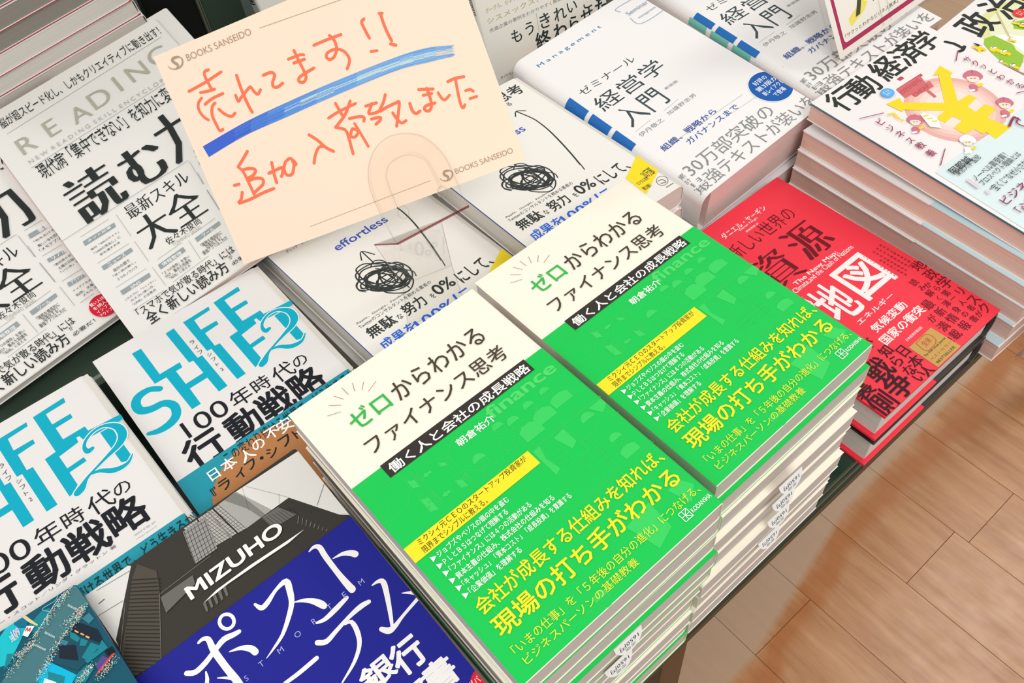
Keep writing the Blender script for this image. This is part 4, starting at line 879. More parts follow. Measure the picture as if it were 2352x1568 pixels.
('S','fwhite2',[106.1,15.2,0.24,105.2,16,0.24]),
('S','fwhite2',[106.3,15.7,0.23,105.5,16.5,0.23]),
('S','fwhite2',[106.5,16.3,0.28,105.7,17,0.28]),
('S','fwhite2',[106.8,16.8,0.23,106.1,17.6,0.23]),
('S','fwhite2',[107,17.3,0.2,106.3,18.2,0.2]),
('S','fwhite2',[107.2,17.8,0.24,106.5,18.7,0.24]),
('S','fwhite2',[107.5,18.4,0.23,106.8,19.2,0.23]),
('S','fwhite2',[107.7,19,0.2,107,19.7,0.2]),
('S','fwhite2',[107.9,19.5,0.27,107.2,20.2,0.27]),
('S','fwhite2',[108.2,20,0.23,107.5,20.8,0.23]),
('S','fwhite2',[108.4,20.5,0.2,107.7,21.3,0.2]),
('S','fwhite2',[100,18.5,0.28,99.3,19.2,0.28]),
('S','fwhite2',[100.3,19,0.23,99.6,19.8,0.23]),
('S','fwhite2',[100.5,19.5,0.2,99.8,20.3,0.2]),
('S','fwhite2',[100.7,20,0.24,100,20.8,0.24]),
('S','fwhite2',[101,20.5,0.23,100.3,21.3,0.23]),
('S','fwhite2',[101.2,21,0.2,100.5,21.8,0.2]),
('S','fwhite2',[101.4,21.6,0.24,100.7,22.4,0.24]),
('S','fwhite2',[101.7,22.2,0.23,101,22.9,0.23]),
('S','fwhite2',[101.9,22.7,0.2,101.2,23.4,0.2]),
('S','fwhite2',[102.2,23.2,0.27,101.4,23.9,0.27]),
('S','fwhite2',[102.5,23.7,0.27,101.7,24.4,0.27]),
('S','fwhite2',[120.5,8.8,0.2,119.7,9.6,0.2]),
('S','fwhite2',[120.7,9.3,0.24,119.9,10.2,0.24]),
('S','fwhite2',[120.9,9.8,0.25,120.2,10.7,0.25]),
('S','fwhite2',[121.2,10.5,0.2,120.4,11.3,0.2]),
('S','fwhite2',[121.4,11,0.24,120.6,11.8,0.24]),
('S','fwhite2',[121.6,11.5,0.25,120.9,12.3,0.25]),
('S','fwhite2',[121.9,12.1,0.2,121.1,12.9,0.2]),
('S','fwhite2',[122.2,12.6,0.24,121.3,13.4,0.24]),
('S','fwhite2',[122.4,13.1,0.23,121.6,13.9,0.23]),
('S','fwhite2',[122.7,13.6,0.24,121.8,14.5,0.24]),
('S','fwhite2',[122.9,14.3,0.24,122.1,15.1,0.24]),
('S','fwhite2',[123.1,14.8,0.23,122.4,15.6,0.23]),
('CROWD',),
('S','fora',[117,24.7,0.75,117.7,26.4,0.75]),
('S','fora',[118.5,27.9,0.75,119.2,29.5,0.75]),
('S','fora',[119.8,31,0.87,120.5,32.5,0.87]),
('P','fwhite',[96.8,9.7,100.3,6.5,103.1,9.1,98.3,12.4]),
('S','fred',[98.8,8.7,0.54,100.2,7.6,0.54,99.6,9.5,0.54,101.2,8.7,0.54,100.3,10.2,0.54]),
('T','fpk','109',93,4.1,96.6,9.1,2.5,0),
('T','fwhite2','SHIBUYA',91.7,6.2,95.1,10.2,1,0)],'K': [('S','kred',[27.8,17.9,1.73,25.2,18.1,1.73,24.3,20.5,1.73,24.6,25.3,1.73,25,28.4,1.73]),
('S','kred',[11.7,24.7,1.68,23.3,23.5,1.68,34.3,21.6,1.68]),
('S','kred',[17.9,27.7,1.68,21.6,28.4,1.68,26.6,28.9,1.68]),
('S','kred',[17.2,30.7,1.68,14.2,32.6,1.68,12.8,36.1,1.68,13.7,40.4,1.68,15.7,43.2,1.68]),
('S','kred',[17.6,34.6,1.75,23,33.2,1.75,30.2,32.8,1.75]),
('S','kred',[23.5,36.1,1.79,21.2,37.2,1.79,19,41.8,1.79,19.1,47.8,1.79,19.6,51.2,1.79,21.6,51.1,1.79]),
('S','kred',[24.2,39.9,1.73,26.2,43.4,1.73,29.4,46.2,1.73,32.4,45.3,1.73]),
('S','kred',[42.1,26.5,1.85,41.5,34.2,1.85,41.6,43.4,1.85,42.2,48.3,1.85]),
('S','kred',[36.9,36.4,1.73,37,40,1.73,39.5,38.6,1.73,46,35.4,1.73,47.3,35.6,1.73,48.2,38.6,1.73,49.5,40.4,1.73,52,38.7,1.73]),
('S','kred',[56.9,32,1.79,61.9,32.1,1.79,63.1,34.4,1.79,60.5,37.3,1.79,59.9,39.7,1.79,62.2,40.8,1.79,65.8,39.9,1.79]),
('S','kred',[74.2,29.1,1.62,81.5,29.3,1.62,83.6,30.1,1.62]),
('S','kred',[76.4,32.1,1.75,83,32.4,1.75]),
('S','kred',[79.2,25.9,1.75,79.6,32.1,1.75,80.2,38.8,1.75,79.9,41.9,1.75,77.3,43.7,1.75,75.1,42.3,1.75,76.2,40.5,1.75,79.8,39.6,1.75,86.2,38.7,1.75]),
('S','kred',[91.1,27.4,1.68,99.2,27.3,1.68,108,27.6,1.68]),
('S','kred',[101.6,25.7,1.68,103.2,29.4,1.68,102.7,33.7,1.68,99.8,37.1,1.68,96.7,37.7,1.68,95.4,35.7,1.68,97.1,33.8,1.68,102,33.7,1.68,105.8,36.1,1.68,107.4,39.9,1.68,106.8,42.9,1.68,104.1,45.8,1.68]),
('S','kred',[123.5,24.6,1.73,121.6,25.7,1.73,121.8,30.1,1.73,122.5,35.1,1.73]),
('S','kred',[120.6,42,1.55,122.2,42.4,1.55,124,42.8,1.55]),
('S','kred',[132.6,24.9,1.55,134.4,25.5,1.55]),
('S','kred',[133.3,25.4,1.75,133,30.6,1.75,133.2,36.3,1.75,133.8,40.8,1.75]),
('S','kred',[132.6,42.2,1.75,135.2,43.9,1.75]),
('S','kred',[30.2,67.6,1.81,25.9,70.7,1.81,21.1,73.9,1.81]),
('S','kred',[21.1,73.9,1.74,22.8,77.3,1.74,23.3,83.7,1.74,23.6,92,1.74]),
('S','kred',[23.7,76.4,1.85,27.9,77.2,1.85,30.3,79.2,1.85,27.7,81.4,1.85,24.5,81.8,1.85]),
('S','kred',[23.8,83.4,1.85,28.4,83.5,1.85,32.1,85.3,1.85,31.2,88.1,1.85,27.2,89.8,1.85,24,91,1.85]),
('S','kred',[14.4,82.9,1.81,17.5,83.2,1.81]),
('S','kred',[17.3,88.2,1.85,14.9,91.7,1.85,12.7,93.3,1.85,20.3,93.6,1.85,29.1,92.8,1.85,36.3,92.7,1.85]),
('S','kred',[37.1,83.6,1.85,41.8,83.3,1.85,45.9,83.3,1.85,45.1,86.1,1.85,43.5,87.8,1.85]),
('S','kred',[41.3,78.5,1.85,40,84.3,1.85,39.3,90.2,1.85]),
('S','kred',[49.5,80.8,1.81,47,83.7,1.81,46.6,87.5,1.81,48.4,88.9,1.81,50.8,88.2,1.81,53.8,83.1,1.81,52.8,80.1,1.81,50.6,80.4,1.81]),
('S','kred',[68.7,71.7,1.81,72.1,76.1,1.81,75.3,81.8,1.81,78.6,85.2,1.81]),
('S','kred',[73.9,80.5,1.75,71.1,80.3,1.75,67.6,83.5,1.75,65,87.5,1.75]),
('S','kred',[90.3,60.9,1.78,91.5,68.5,1.78]),
('S','kred',[83.3,67,1.66,90.2,65.8,1.66,101.3,65,1.66]),
('S','kred',[98.8,62.7,1.78,93,68.7,1.78,85.1,73.2,1.78]),
('S','kred',[85.1,73.2,1.75,89.8,76.4,1.75,90.1,81.1,1.75,89.4,86.9,1.75,89,90.5,1.75]),
('S','kred',[94.6,71.5,1.75,100.2,72.4,1.75,102.9,73.8,1.75,102,75.7,1.75]),
('S','kred',[96.4,75.1,1.59,97.5,80.8,1.59,99,89.7,1.59]),
('S','kred',[93.7,77.5,1.7,91.5,80.8,1.7,93.8,82.1,1.7,96.7,79.8,1.7,94.2,77.3,1.7]),
('S','kred',[106.3,68.4,1.75,112.8,68.9,1.75]),
('S','kred',[110.2,68.3,1.75,108.2,70.5,1.75,106.4,72.8,1.75,110,73.8,1.75,112.5,73.6,1.75]),
('S','kred',[119.3,66.5,1.75,116.8,69.9,1.75,112.8,73.8,1.75,117.3,73.2,1.75,123.5,72.8,1.75,125.3,73.1,1.75,122.8,78.2,1.75,118.9,84.9,1.75]),
('S','kred',[119.6,77.3,1.7,120.5,81,1.7,122.3,84.3,1.7,125.2,83.9,1.7]),
('S','kred',[106.6,76.2,1.75,111.5,76.9,1.75,111.3,78.4,1.75,108,79.8,1.75]),
('S','kred',[130.8,75.9,1.81,130.7,80,1.81,132.1,82.3,1.81,134.7,81.8,1.81]),
('S','kred',[138.4,70.6,1.7,146.3,73.2,1.7]),
('S','kred',[139.6,74.4,1.59,144.7,75.2,1.59]),
('S','kred',[143,71.6,1.75,142.8,78.2,1.75,141.6,82.1,1.75,139.5,83.5,1.75,137.6,82.2,1.75,138.8,80.4,1.75,144.5,80.7,1.75]),
('S','kred',[148.2,76.1,1.59,149.1,79.7,1.59,150.6,81,1.59,153.8,79.6,1.59]),
('S','kred',[53.8,82.4,2.7,54.3,84.1,2.7]),
('S','kred',[155.6,72.4,1.73,160.3,72.2,1.73,165.1,73.1,1.73]),
('S','kred',[160.2,72.5,1.61,158.7,80.9,1.61,158,87.2,1.61,158.8,88.8,1.61,160.1,87.5,1.61]),
('S','kred',[163.3,80.5,1.58,165.9,80.7,1.58,167.3,82.3,1.58]),
('S','kred',[164.1,85.4,1.58,168.1,85.6,1.58]),
('MARK',),
('T','kgr','BOOKS SANSEIDO',18.5,5.7,60,9.4,-0.2,0),
('T','kgr','BOOKS SANSEIDO',141.5,118.8,177,121.9,-0.2,0),
('S','kgr',[6.2,7.3,0.13,6.8,9.1,0.52,9,10.5,0.65,12.2,10.8,0.78,14.8,9.5,0.91,15.7,7.2,0.78,14.5,5.3,0.65,12.4,4.5,0.52,10.5,4.4,0.52]),
('S','kgr',[14.3,5.7,0.37,11.8,4.9,1.24,9.9,5.7,1.49,10.6,7.3,1.61,11.7,8.7,1.61,11.6,10,1.12,10.1,10.6,0.37]),
('S','kgr',[131.8,120.5,0.11,132.3,122.1,0.45,134.2,123.4,0.57,136.9,123.5,0.68,138.9,122.2,0.79,139.7,120.2,0.68,138.5,118.5,0.57,136.7,117.8,0.45,135.2,117.8,0.45]),
('S','kgr',[138.3,118.9,0.33,136.2,118.2,1.11,134.8,119,1.34,135.3,120.4,1.45,136.4,121.6,1.45,136.4,122.7,1.0,135.1,123.4,0.33]),
('S','kline',[65.4,7.9,0.3,99.5,9.8,0.3,164.1,13.4,0.3]),
('S','kline',[48.1,120.7,0.28,126,120.2,0.28])]}

# ------------------------------------------------------------------ materials
def lin(c): return tuple((v/12.92 if v <= .04045 else ((v+.055)/1.055)**2.4) for v in (x/255 for x in c))
MC = {}
def mat(name, rgb, rough=.45, coat=0, metal=0, grain=0, spec=.5):
    if name in MC: return MC[name]
    m = bpy.data.materials.new(name); m.use_nodes = True; n = m.node_tree.nodes; l = m.node_tree.links; b = n['Principled BSDF']
    b.inputs['Base Color'].default_value = (*lin(rgb), 1); b.inputs['Roughness'].default_value = rough
    b.inputs['Metallic'].default_value = metal; b.inputs['Coat Weight'].default_value = coat; b.inputs['Coat Roughness'].default_value = .12
    b.inputs['Specular IOR Level'].default_value = spec
    if grain:
        t = n.new('ShaderNodeTexCoord'); s = n.new('ShaderNodeTexNoise'); s.inputs['Scale'].default_value = 900; s.inputs['Detail'].default_value = 3
        bp = n.new('ShaderNodeBump'); bp.inputs['Strength'].default_value = grain; bp.inputs['Distance'].default_value = .0002
        l.new(t.outputs['Object'], s.inputs['Vector']); l.new(s.outputs[0], bp.inputs['Height']); l.new(bp.outputs[0], b.inputs['Normal'])
    MC[name] = m; return m
def pages(name, rgb, dark=.8, vert='z'):
    """paper block: fine page lines running round the block"""
    m = bpy.data.materials.new(name); m.use_nodes = True; n = m.node_tree.nodes; l = m.node_tree.links; b = n['Principled BSDF']
    t = n.new('ShaderNodeTexCoord'); mp = n.new('ShaderNodeMapping'); mp.inputs['Scale'].default_value = (3, 3, 2600)
    s = n.new('ShaderNodeTexNoise'); s.inputs['Scale'].default_value = 1; s.inputs['Detail'].default_value = 2
    r = n.new('ShaderNodeValToRGB'); c = lin(rgb)
    r.color_ramp.elements[0].position = .35; r.color_ramp.elements[0].color = (*[v*dark for v in c], 1)
    r.color_ramp.elements[1].position = .62; r.color_ramp.elements[1].color = (*c, 1)
    bp = n.new('ShaderNodeBump'); bp.inputs['Strength'].default_value = .35; bp.inputs['Distance'].default_value = .0003
    l.new(t.outputs['Object'], mp.inputs[0]); l.new(mp.outputs[0], s.inputs['Vector']); l.new(s.outputs[0], r.inputs[0]); l.new(r.outputs[0], b.inputs['Base Color'])
    l.new(s.outputs[0], bp.inputs['Height']); l.new(bp.outputs[0], b.inputs['Normal']); b.inputs['Roughness'].default_value = .8
    return m
PG = pages('paper_grey', (212, 203, 196)); PGP = pages('paper_pink', (242, 218, 212)); PGW = pages('paper_white', (228, 224, 216)); PGB = pages('paper_tan', (238, 204, 188)); PGD = pages('paper_shaded', (150, 144, 136))
def foil():
    m = bpy.data.materials.new('cyan_foil'); m.use_nodes = True; b = m.node_tree.nodes['Principled BSDF']
    b.inputs['Base Color'].default_value = (*lin((0, 196, 224)), 1); b.inputs['Metallic'].default_value = .55; b.inputs['Roughness'].default_value = .22
    return m
INK = dict(gdood=(58, 210, 98), gfin=(82, 216, 108), zero=(54, 186, 84), ink=(70, 64, 54), band=(56, 50, 46), white=(250, 250, 246), ray=(120, 116, 104), yel=(255, 230, 44), ink2=(50, 44, 20), yel2=(222, 236, 70),
 dwhite=(238, 237, 236), dgray=(84, 86, 90), dgray2=(170, 172, 176), dink=(24, 27, 34), obiink=(24, 34, 38),
 ewall=(224, 223, 218), econc=(168, 167, 162), econc2=(128, 127, 123), eglass=(178, 176, 170), eglass2=(106, 104, 100), eglass3=(150, 149, 146), edark=(48, 46, 42), edark2=(46, 42, 36), erib=(78, 73, 64), erib2=(150, 146, 134), ewhite=(244, 243, 240), elet=(176, 180, 214),
 hink=(52, 58, 56), hblue=(64, 92, 190), hblue2=(44, 106, 222), hgray=(120, 122, 120), yel3=(252, 226, 40),
 cwhite=(252, 238, 236), cdark=(110, 10, 26), cdark2=(56, 14, 24), cgold=(198, 160, 86), cred2=(214, 84, 60),
 gink=(40, 46, 44), ggray=(178, 180, 174), ggray2=(150, 156, 154), gread=(176, 176, 160), gbox=(150, 162, 166),
 sink=(62, 76, 78), sgray=(138, 140, 140), sgray2=(184, 186, 188), steal=(56, 130, 170), sblue=(36, 110, 190), sblue2=(40, 84, 164), slog=(156, 172, 196), mint=(120, 200, 184), seal=(24, 92, 176),
 yink=(42, 46, 42), ypink2=(206, 118, 136), ypink3=(150, 46, 84), ypink4=(226, 206, 216), yred=(186, 78, 78), yred2=(212, 108, 112), yyel=(252, 216, 40), yskin=(246, 226, 206), ylb=(218, 234, 236), yblue=(92, 176, 240), ygr=(150, 196, 60), ygl=(226, 226, 160), ypencil=(206, 198, 140), yredo=(232, 50, 50),
 iochre=(176, 160, 110), igray=(130, 130, 124), iink=(38, 52, 52), lyel=(244, 232, 110), lgrn=(70, 74, 50), lmar=(176, 44, 92),
 fdk=(18, 84, 104), fstreet=(70, 120, 128), fteal=(20, 192, 204), fteal3=(24, 132, 146), fteal4=(10, 112, 144), fteal5=(0, 184, 224), fcream=(214, 210, 160), fbl=(24, 78, 96), fbld=(24, 38, 52), ftealb=(58, 128, 146), fpurp=(86, 74, 140), fred=(226, 70, 60), fblk=(20, 26, 36), fwhite2=(226, 240, 240), fwhite=(240, 244, 246), fcy=(96, 214, 224), fora=(240, 170, 120), fred2=(206, 96, 96), fgrn=(80, 200, 150), fpk=(226, 196, 236),
 kred=(255, 124, 88), kb1=(66, 104, 214), kb2=(94, 150, 226), kb3=(132, 182, 232), kb4=(196, 220, 226), kb1b=(78, 126, 220), kb2b=(112, 166, 230), kgr=(176, 154, 130), kline=(186, 168, 134))
def ink(k):
    if k == 'cyan':
        if 'cyan' not in MC: MC['cyan'] = foil()
        return MC['cyan']
    return mat('print_'+k, INK[k], .5, 0, 0, 0, .22)

# ------------------------------------------------------------------ mesh helpers (mm in, m out)
class MB:
    def __init__(s): s.v = []; s.f = []
    def add(s, vs, fs):
        o = len(s.v); s.v += [tuple(v) for v in vs]; s.f += [tuple(i+o for i in f) for f in fs]; return s
    def box(s, x0, y0, z0, x1, y1, z1):
        return s.add([(x0, y0, z0), (x1, y0, z0), (x1, y1, z0), (x0, y1, z0), (x0, y0, z1), (x1, y0, z1), (x1, y1, z1), (x0, y1, z1)],
                     [(0, 3, 2, 1), (4, 5, 6, 7), (0, 1, 5, 4), (1, 2, 6, 5), (2, 3, 7, 6), (3, 0, 4, 7)])
    def prism(s, poly, d0, d1, fn):   # polygon (2D) extruded between d0 and d1, fn maps (p, q, d) to a point
        n = len(poly); vs = [fn(p, q, d0) for p, q in poly]+[fn(p, q, d1) for p, q in poly]
        return s.add(vs, [tuple(range(n))[::-1], tuple(range(n, 2*n))]+[(i, (i+1) % n, n+(i+1) % n, n+i) for i in range(n)])
    def tube(s, pts, r, k=6, closed=False):
        P = [Vector(p) for p in pts]; n = len(P); rings = []
        for i in range(n):
            t = (P[(i+1) % n]-P[i-1]) if closed else (P[min(i+1, n-1)]-P[max(i-1, 0)]); t.normalize()
            a = t.orthogonal().normalized() if i == 0 or not rings else (rings[-1][1]-t*rings[-1][1].dot(t)).normalized(); b = t.cross(a)
            rings.append((P[i], a, b))
        o = len(s.v)
        for p, a, b in rings:
            for j in range(k): q = p+r*(math.cos(2*math.pi*j/k)*a+math.sin(2*math.pi*j/k)*b); s.v.append(tuple(q))
        m = n if closed else n-1
        for i in range(m):
            for j in range(k): s.f.append((o+i*k+j, o+i*k+(j+1) % k, o+((i+1) % n)*k+(j+1) % k, o+((i+1) % n)*k+j))
        if not closed: s.f += [tuple(o+j for j in range(k))[::-1], tuple(o+(n-1)*k+j for j in range(k))]
        return s
    def mesh(s, name, m, bevel=0, sc=.001, smooth=False):
        me = bpy.data.meshes.new(name); me.from_pydata([(x*sc, y*sc, z*sc) for x, y, z in s.v], [], s.f); me.materials.append(m)
        if bevel:
            bm = bmesh.new(); bm.from_mesh(me); bmesh.ops.recalc_face_normals(bm, faces=bm.faces)
            bmesh.ops.bevel(bm, geom=list(bm.edges), offset=bevel*sc, segments=2, affect='EDGES', profile=.5, clamp_overlap=True); bm.to_mesh(me); bm.free()
        else:
            bm = bmesh.new(); bm.from_mesh(me); bmesh.ops.recalc_face_normals(bm, faces=bm.faces); bm.to_mesh(me); bm.free()
        if smooth:
            for p in me.polygons: p.use_smooth = True
        return me
def link(name, me, parent=None, kind=None, label=None):
    o = bpy.data.objects.new(name, me); COL.objects.link(o)
    if parent: o.parent = parent
    if kind: o['kind'] = kind
    if label: o['label'] = label
    return o
def tag(o, label, cat, group=None):
    o['label'] = label; o['category'] = cat
    if group: o['group'] = group
    return o

# ------------------------------------------------------------------ type and line work
GC = {}
def glyphs(txt, bold, mincho):
    k = (txt, bold, mincho)
    if k in GC: return GC[k]
    c = bpy.data.curves.new('tmp_type', 'FONT'); c.body = txt; c.resolution_u = 5 if txt.isascii() else 2; c.offset = (min(bold, 0)*.011 if not mincho else -.012)
    o = bpy.data.objects.new('tmp_type', c); COL.objects.link(o)
    dg = bpy.context.evaluated_depsgraph_get(); ev = o.evaluated_get(dg); m = ev.to_mesh()
    vs = [(v.co.x, v.co.y) for v in m.vertices]; fs = [tuple(p.vertices) for p in m.polygons]; ev.to_mesh_clear()
    bpy.data.objects.remove(o); bpy.data.curves.remove(c)
    if mincho:      # roman faces: thick uprights, thin crossbars
        V, F = [], []; d = .03*mincho
        for i in range(5):
            o_ = len(V); V += [(x+(i/2-1)*d, y) for x, y in vs]; F += [tuple(j+o_ for j in f) for f in fs]
        vs, fs = V, F
    elif bold > 0:  # heavier weights: the face set down several times around a small circle
        V, F = [], []; d = .0125*bold; nn_ = 8 if bold > .9 else 4
        for i in range(nn_):
            o_ = len(V); a_ = 2*math.pi*(i+.5)/nn_; V += [(x+d*math.cos(a_), y+d*math.sin(a_)) for x, y in vs]; F += [tuple(j+o_ for j in f) for f in fs]
        vs, fs = V, F
    GC[k] = (vs, fs); return GC[k]
def stroke(l):
    """(u,v,w)* centre line -> outline faces of a marker line with round ends"""
    P = [tuple(l[i:i+3]) for i in range(0, len(l), 3)]
    if len(P) > 2:
        Q = []; n = len(P)
        for i in range(n-1):
            p0, p1, p2, p3 = P[max(i-1, 0)], P[i], P[i+1], P[min(i+2, n-1)]
            for j in range(4):
                t = j/4; Q.append(tuple(.5*((2*p1[c])+(-p0[c]+p2[c])*t+(2*p0[c]-5*p1[c]+4*p2[c]-p3[c])*t*t+(-p0[c]+3*p1[c]-3*p2[c]+p3[c])*t**3) for c in range(3)))
        Q.append(P[-1]); P = Q
    vs, fs = [], []
    n = len(P)
    for i, (x, y, w) in enumerate(P):
        a, b = P[max(i-1, 0)], P[min(i+1, n-1)]; dx, dy = b[0]-a[0], b[1]-a[1]; d = math.hypot(dx, dy) or 1
        w = max(w, .02); vs += [(x-dy/d*w/2, y+dx/d*w/2), (x+dy/d*w/2, y-dx/d*w/2)]
        if i: k = 2*i; fs.append((k-2, k-1, k+1, k))
    for (x, y, w) in (P[0], P[-1]):
        if w > .5:
            o = len(vs); vs += [(x+math.cos(t*math.pi/5)*w/2, y+math.sin(t*math.pi/5)*w/2) for t in range(10)]; fs.append(tuple(range(o, o+10)))
    return vs, fs
def disc(u, v, a, b, n=48, teeth=0): return [(u+(a+(teeth if i % 2 else 0))*math.cos(2*math.pi*i/n), v+(b+(teeth if i % 2 else 0))*math.sin(2*math.pi*i/n)) for i in range(n)]

PCACHE = {}
def prints(key, items, rect, fn, z0=.05, extra=None):
    """all print of one sheet: list of (part name, mesh); rect clips it, fn maps (u, v, z) to the local frame in mm"""
    if key in PCACHE: return PCACHE[key]
    runs = []; z = z0
    for it in items:
        if len(it) == 1:
            sub = extra(it[0]) if extra else []
            for s in sub:
                if s[0] == 'Z': z = s[1]; continue
                runs.append((s, None))
            continue
        runs.append((it, None))
    by = {}; cur = None; z = z0
    for it, _ in runs:
        if it[0] == 'z': z += it[1]; cur = None; continue
        if it[1] != cur: cur = it[1]; z += .035
        t = it[0]; V, F = by.setdefault(cur, ([], [], [0, 0]))[:2]; by[cur][2][0 if t in 'PS' else 1] += 1
        if t == 'P': l = it[2]; vs = [(l[i], l[i+1]) for i in range(0, len(l), 2)]; fs = [tuple(range(len(vs)))]
        elif t == 'S': vs, fs = stroke(it[2])
        else:
            g, fs = glyphs(it[2], it[6] if t == 'C' else it[7], it[7] if t == 'C' else it[8])
            if not g: continue
            x0 = min(p[0] for p in g); x1 = max(p[0] for p in g); y0 = min(p[1] for p in g); y1 = max(p[1] for p in g)
            if t == 'T': u0, v0, u1, v1 = it[3:7]; kx = (u1-u0)/max(x1-x0, 1e-6); ky = (v1-v0)/max(y1-y0, 1e-6); vs = [(u0+(x-x0)*kx, v1-(y-y0)*ky) for x, y in g]
            else: u, v, s = it[3:6]; k = s*1.0; vs = [(u+(x-(x0+x1)/2)*k, v-(y-(y0+y1)/2)*k) for x, y in g]
        zq = z+.00025*(by[cur][2][0]+by[cur][2][1])
        if t == 'S': dz = .003/max(len(vs), 1); vz = [zq+dz*i for i in range(len(vs))]
        elif t in 'TC' and (it[-1] or it[-2] > 0): q_ = max(1, len(vs)//(5 if it[-1] else 8 if it[-2] > .9 else 4)); vz = [zq+.0007*(i//q_) for i in range(len(vs))]
        else: vz = [zq]*len(vs)
        o = len(V); V += [(p_[0], p_[1], c_) for p_, c_ in zip(vs, vz)]; F += [tuple(i+o for i in f) for f in fs]
    out = []
    for c, (V, F, cnt) in by.items():
        me = bpy.data.meshes.new('print'); me.from_pydata([(x, -y, zz) for x, y, zz in V], [], F)
        bm = bmesh.new(); bm.from_mesh(me)
        for co, no in (((rect[0], 0, 0), (-1, 0, 0)), ((rect[2], 0, 0), (1, 0, 0)), ((0, -rect[1], 0), (0, 1, 0)), ((0, -rect[3], 0), (0, -1, 0))):
            if any((v.co-Vector(co)).dot(Vector(no)) > 0 for v in bm.verts):
                bmesh.ops.bisect_plane(bm, geom=list(bm.verts)+list(bm.edges)+list(bm.faces), plane_co=co, plane_no=no, clear_outer=True)
        for v in bm.verts: v.co = Vector(fn(v.co.x, -v.co.y, v.co.z))*.001
        for f in bm.faces:
            f.normal_update()
            if f.normal.z < 0: f.normal_flip()
        if len(bm.faces): bm.to_mesh(me); me.materials.append(ink(c)); out.append(('lettering' if cnt[1] > cnt[0] else 'printed_shape', me))
        bm.free()
    PCACHE[key] = out; return out

# ------------------------------------------------------------------ book builder
def pose_matrix(p):
    return (Matrix.Translation(W3(p[0]*100, p[1]*100, p[2]*100)) @ Matrix.Rotation(p[3], 4, 'Z') @ Matrix.Rotation(p[4], 4, 'X') @ Matrix.Rotation(p[5], 4, 'Y'))
MESH = {}
def wrap(W, H, T, v0, v1, side, off, th, r):
    """jacket or band: a sheet running fore-edge > front > spine > back, open at the fore-edge. side 'L'/'R' is the spine's side"""
    pr = []; o = off
    xs = W+o
    pr += [(-o if 0 else 0, o), ]
    pr = [(0.0, o)]
    n = 6
    for i in range(n+1):
        a = math.pi/2*i/n; pr.append((xs-r+r*math.sin(a), o-r+r*math.cos(a)))
    for i in range(n+1):
        a = math.pi/2*i/n; pr.append((xs-r+r*math.cos(a), -T-o+r-r*math.sin(a)))
    pr.append((0.0, -T-o))
    inn = [(0.0, o-th)]
    for i in range(n+1):
        a = math.pi/2*i/n; inn.append((xs-r+(r-th)*math.sin(a), o-r+(r-th)*math.cos(a)))
    for i in range(n+1):
        a = math.pi/2*i/n; inn.append((xs-r+(r-th)*math.cos(a), -T-o+r-(r-th)*math.sin(a)))
    inn.append((0.0, -T-o+th))
    m = len(pr); mb = MB(); vs = []
    fx = (lambda x: x) if side == 'R' else (lambda x: W-x)
    for v in (v0, v1): vs += [(fx(x), v, z) for x, z in pr]+[(fx(x), v, z) for x, z in inn]
    fs = []
    N = 2*m
    for i in range(m-1):
        fs += [(i, i+1, N+i+1, N+i), (m+i+1, m+i, N+m+i, N+m+i+1), (i+1, i, m+i, m+i+1), (N+i, N+i+1, N+m+i+1, N+m+i)]
    fs += [(0, N, N+m, m), (m-1, 2*m-1, N+2*m-1, N+m-1)]
    return mb.add(vs, fs)
def toL(mb, W, H, T): mb.v = [(u-W/2, H/2-v, z+T) for u, v, z in mb.v]; return mb
def cover_mat(n, c, rough=.35, coat=.35): return mat(n, c, rough, coat*.5, 0, 0, .3)
CREAM = cover_mat('cover_cream', (250, 243, 226), .5, .1)
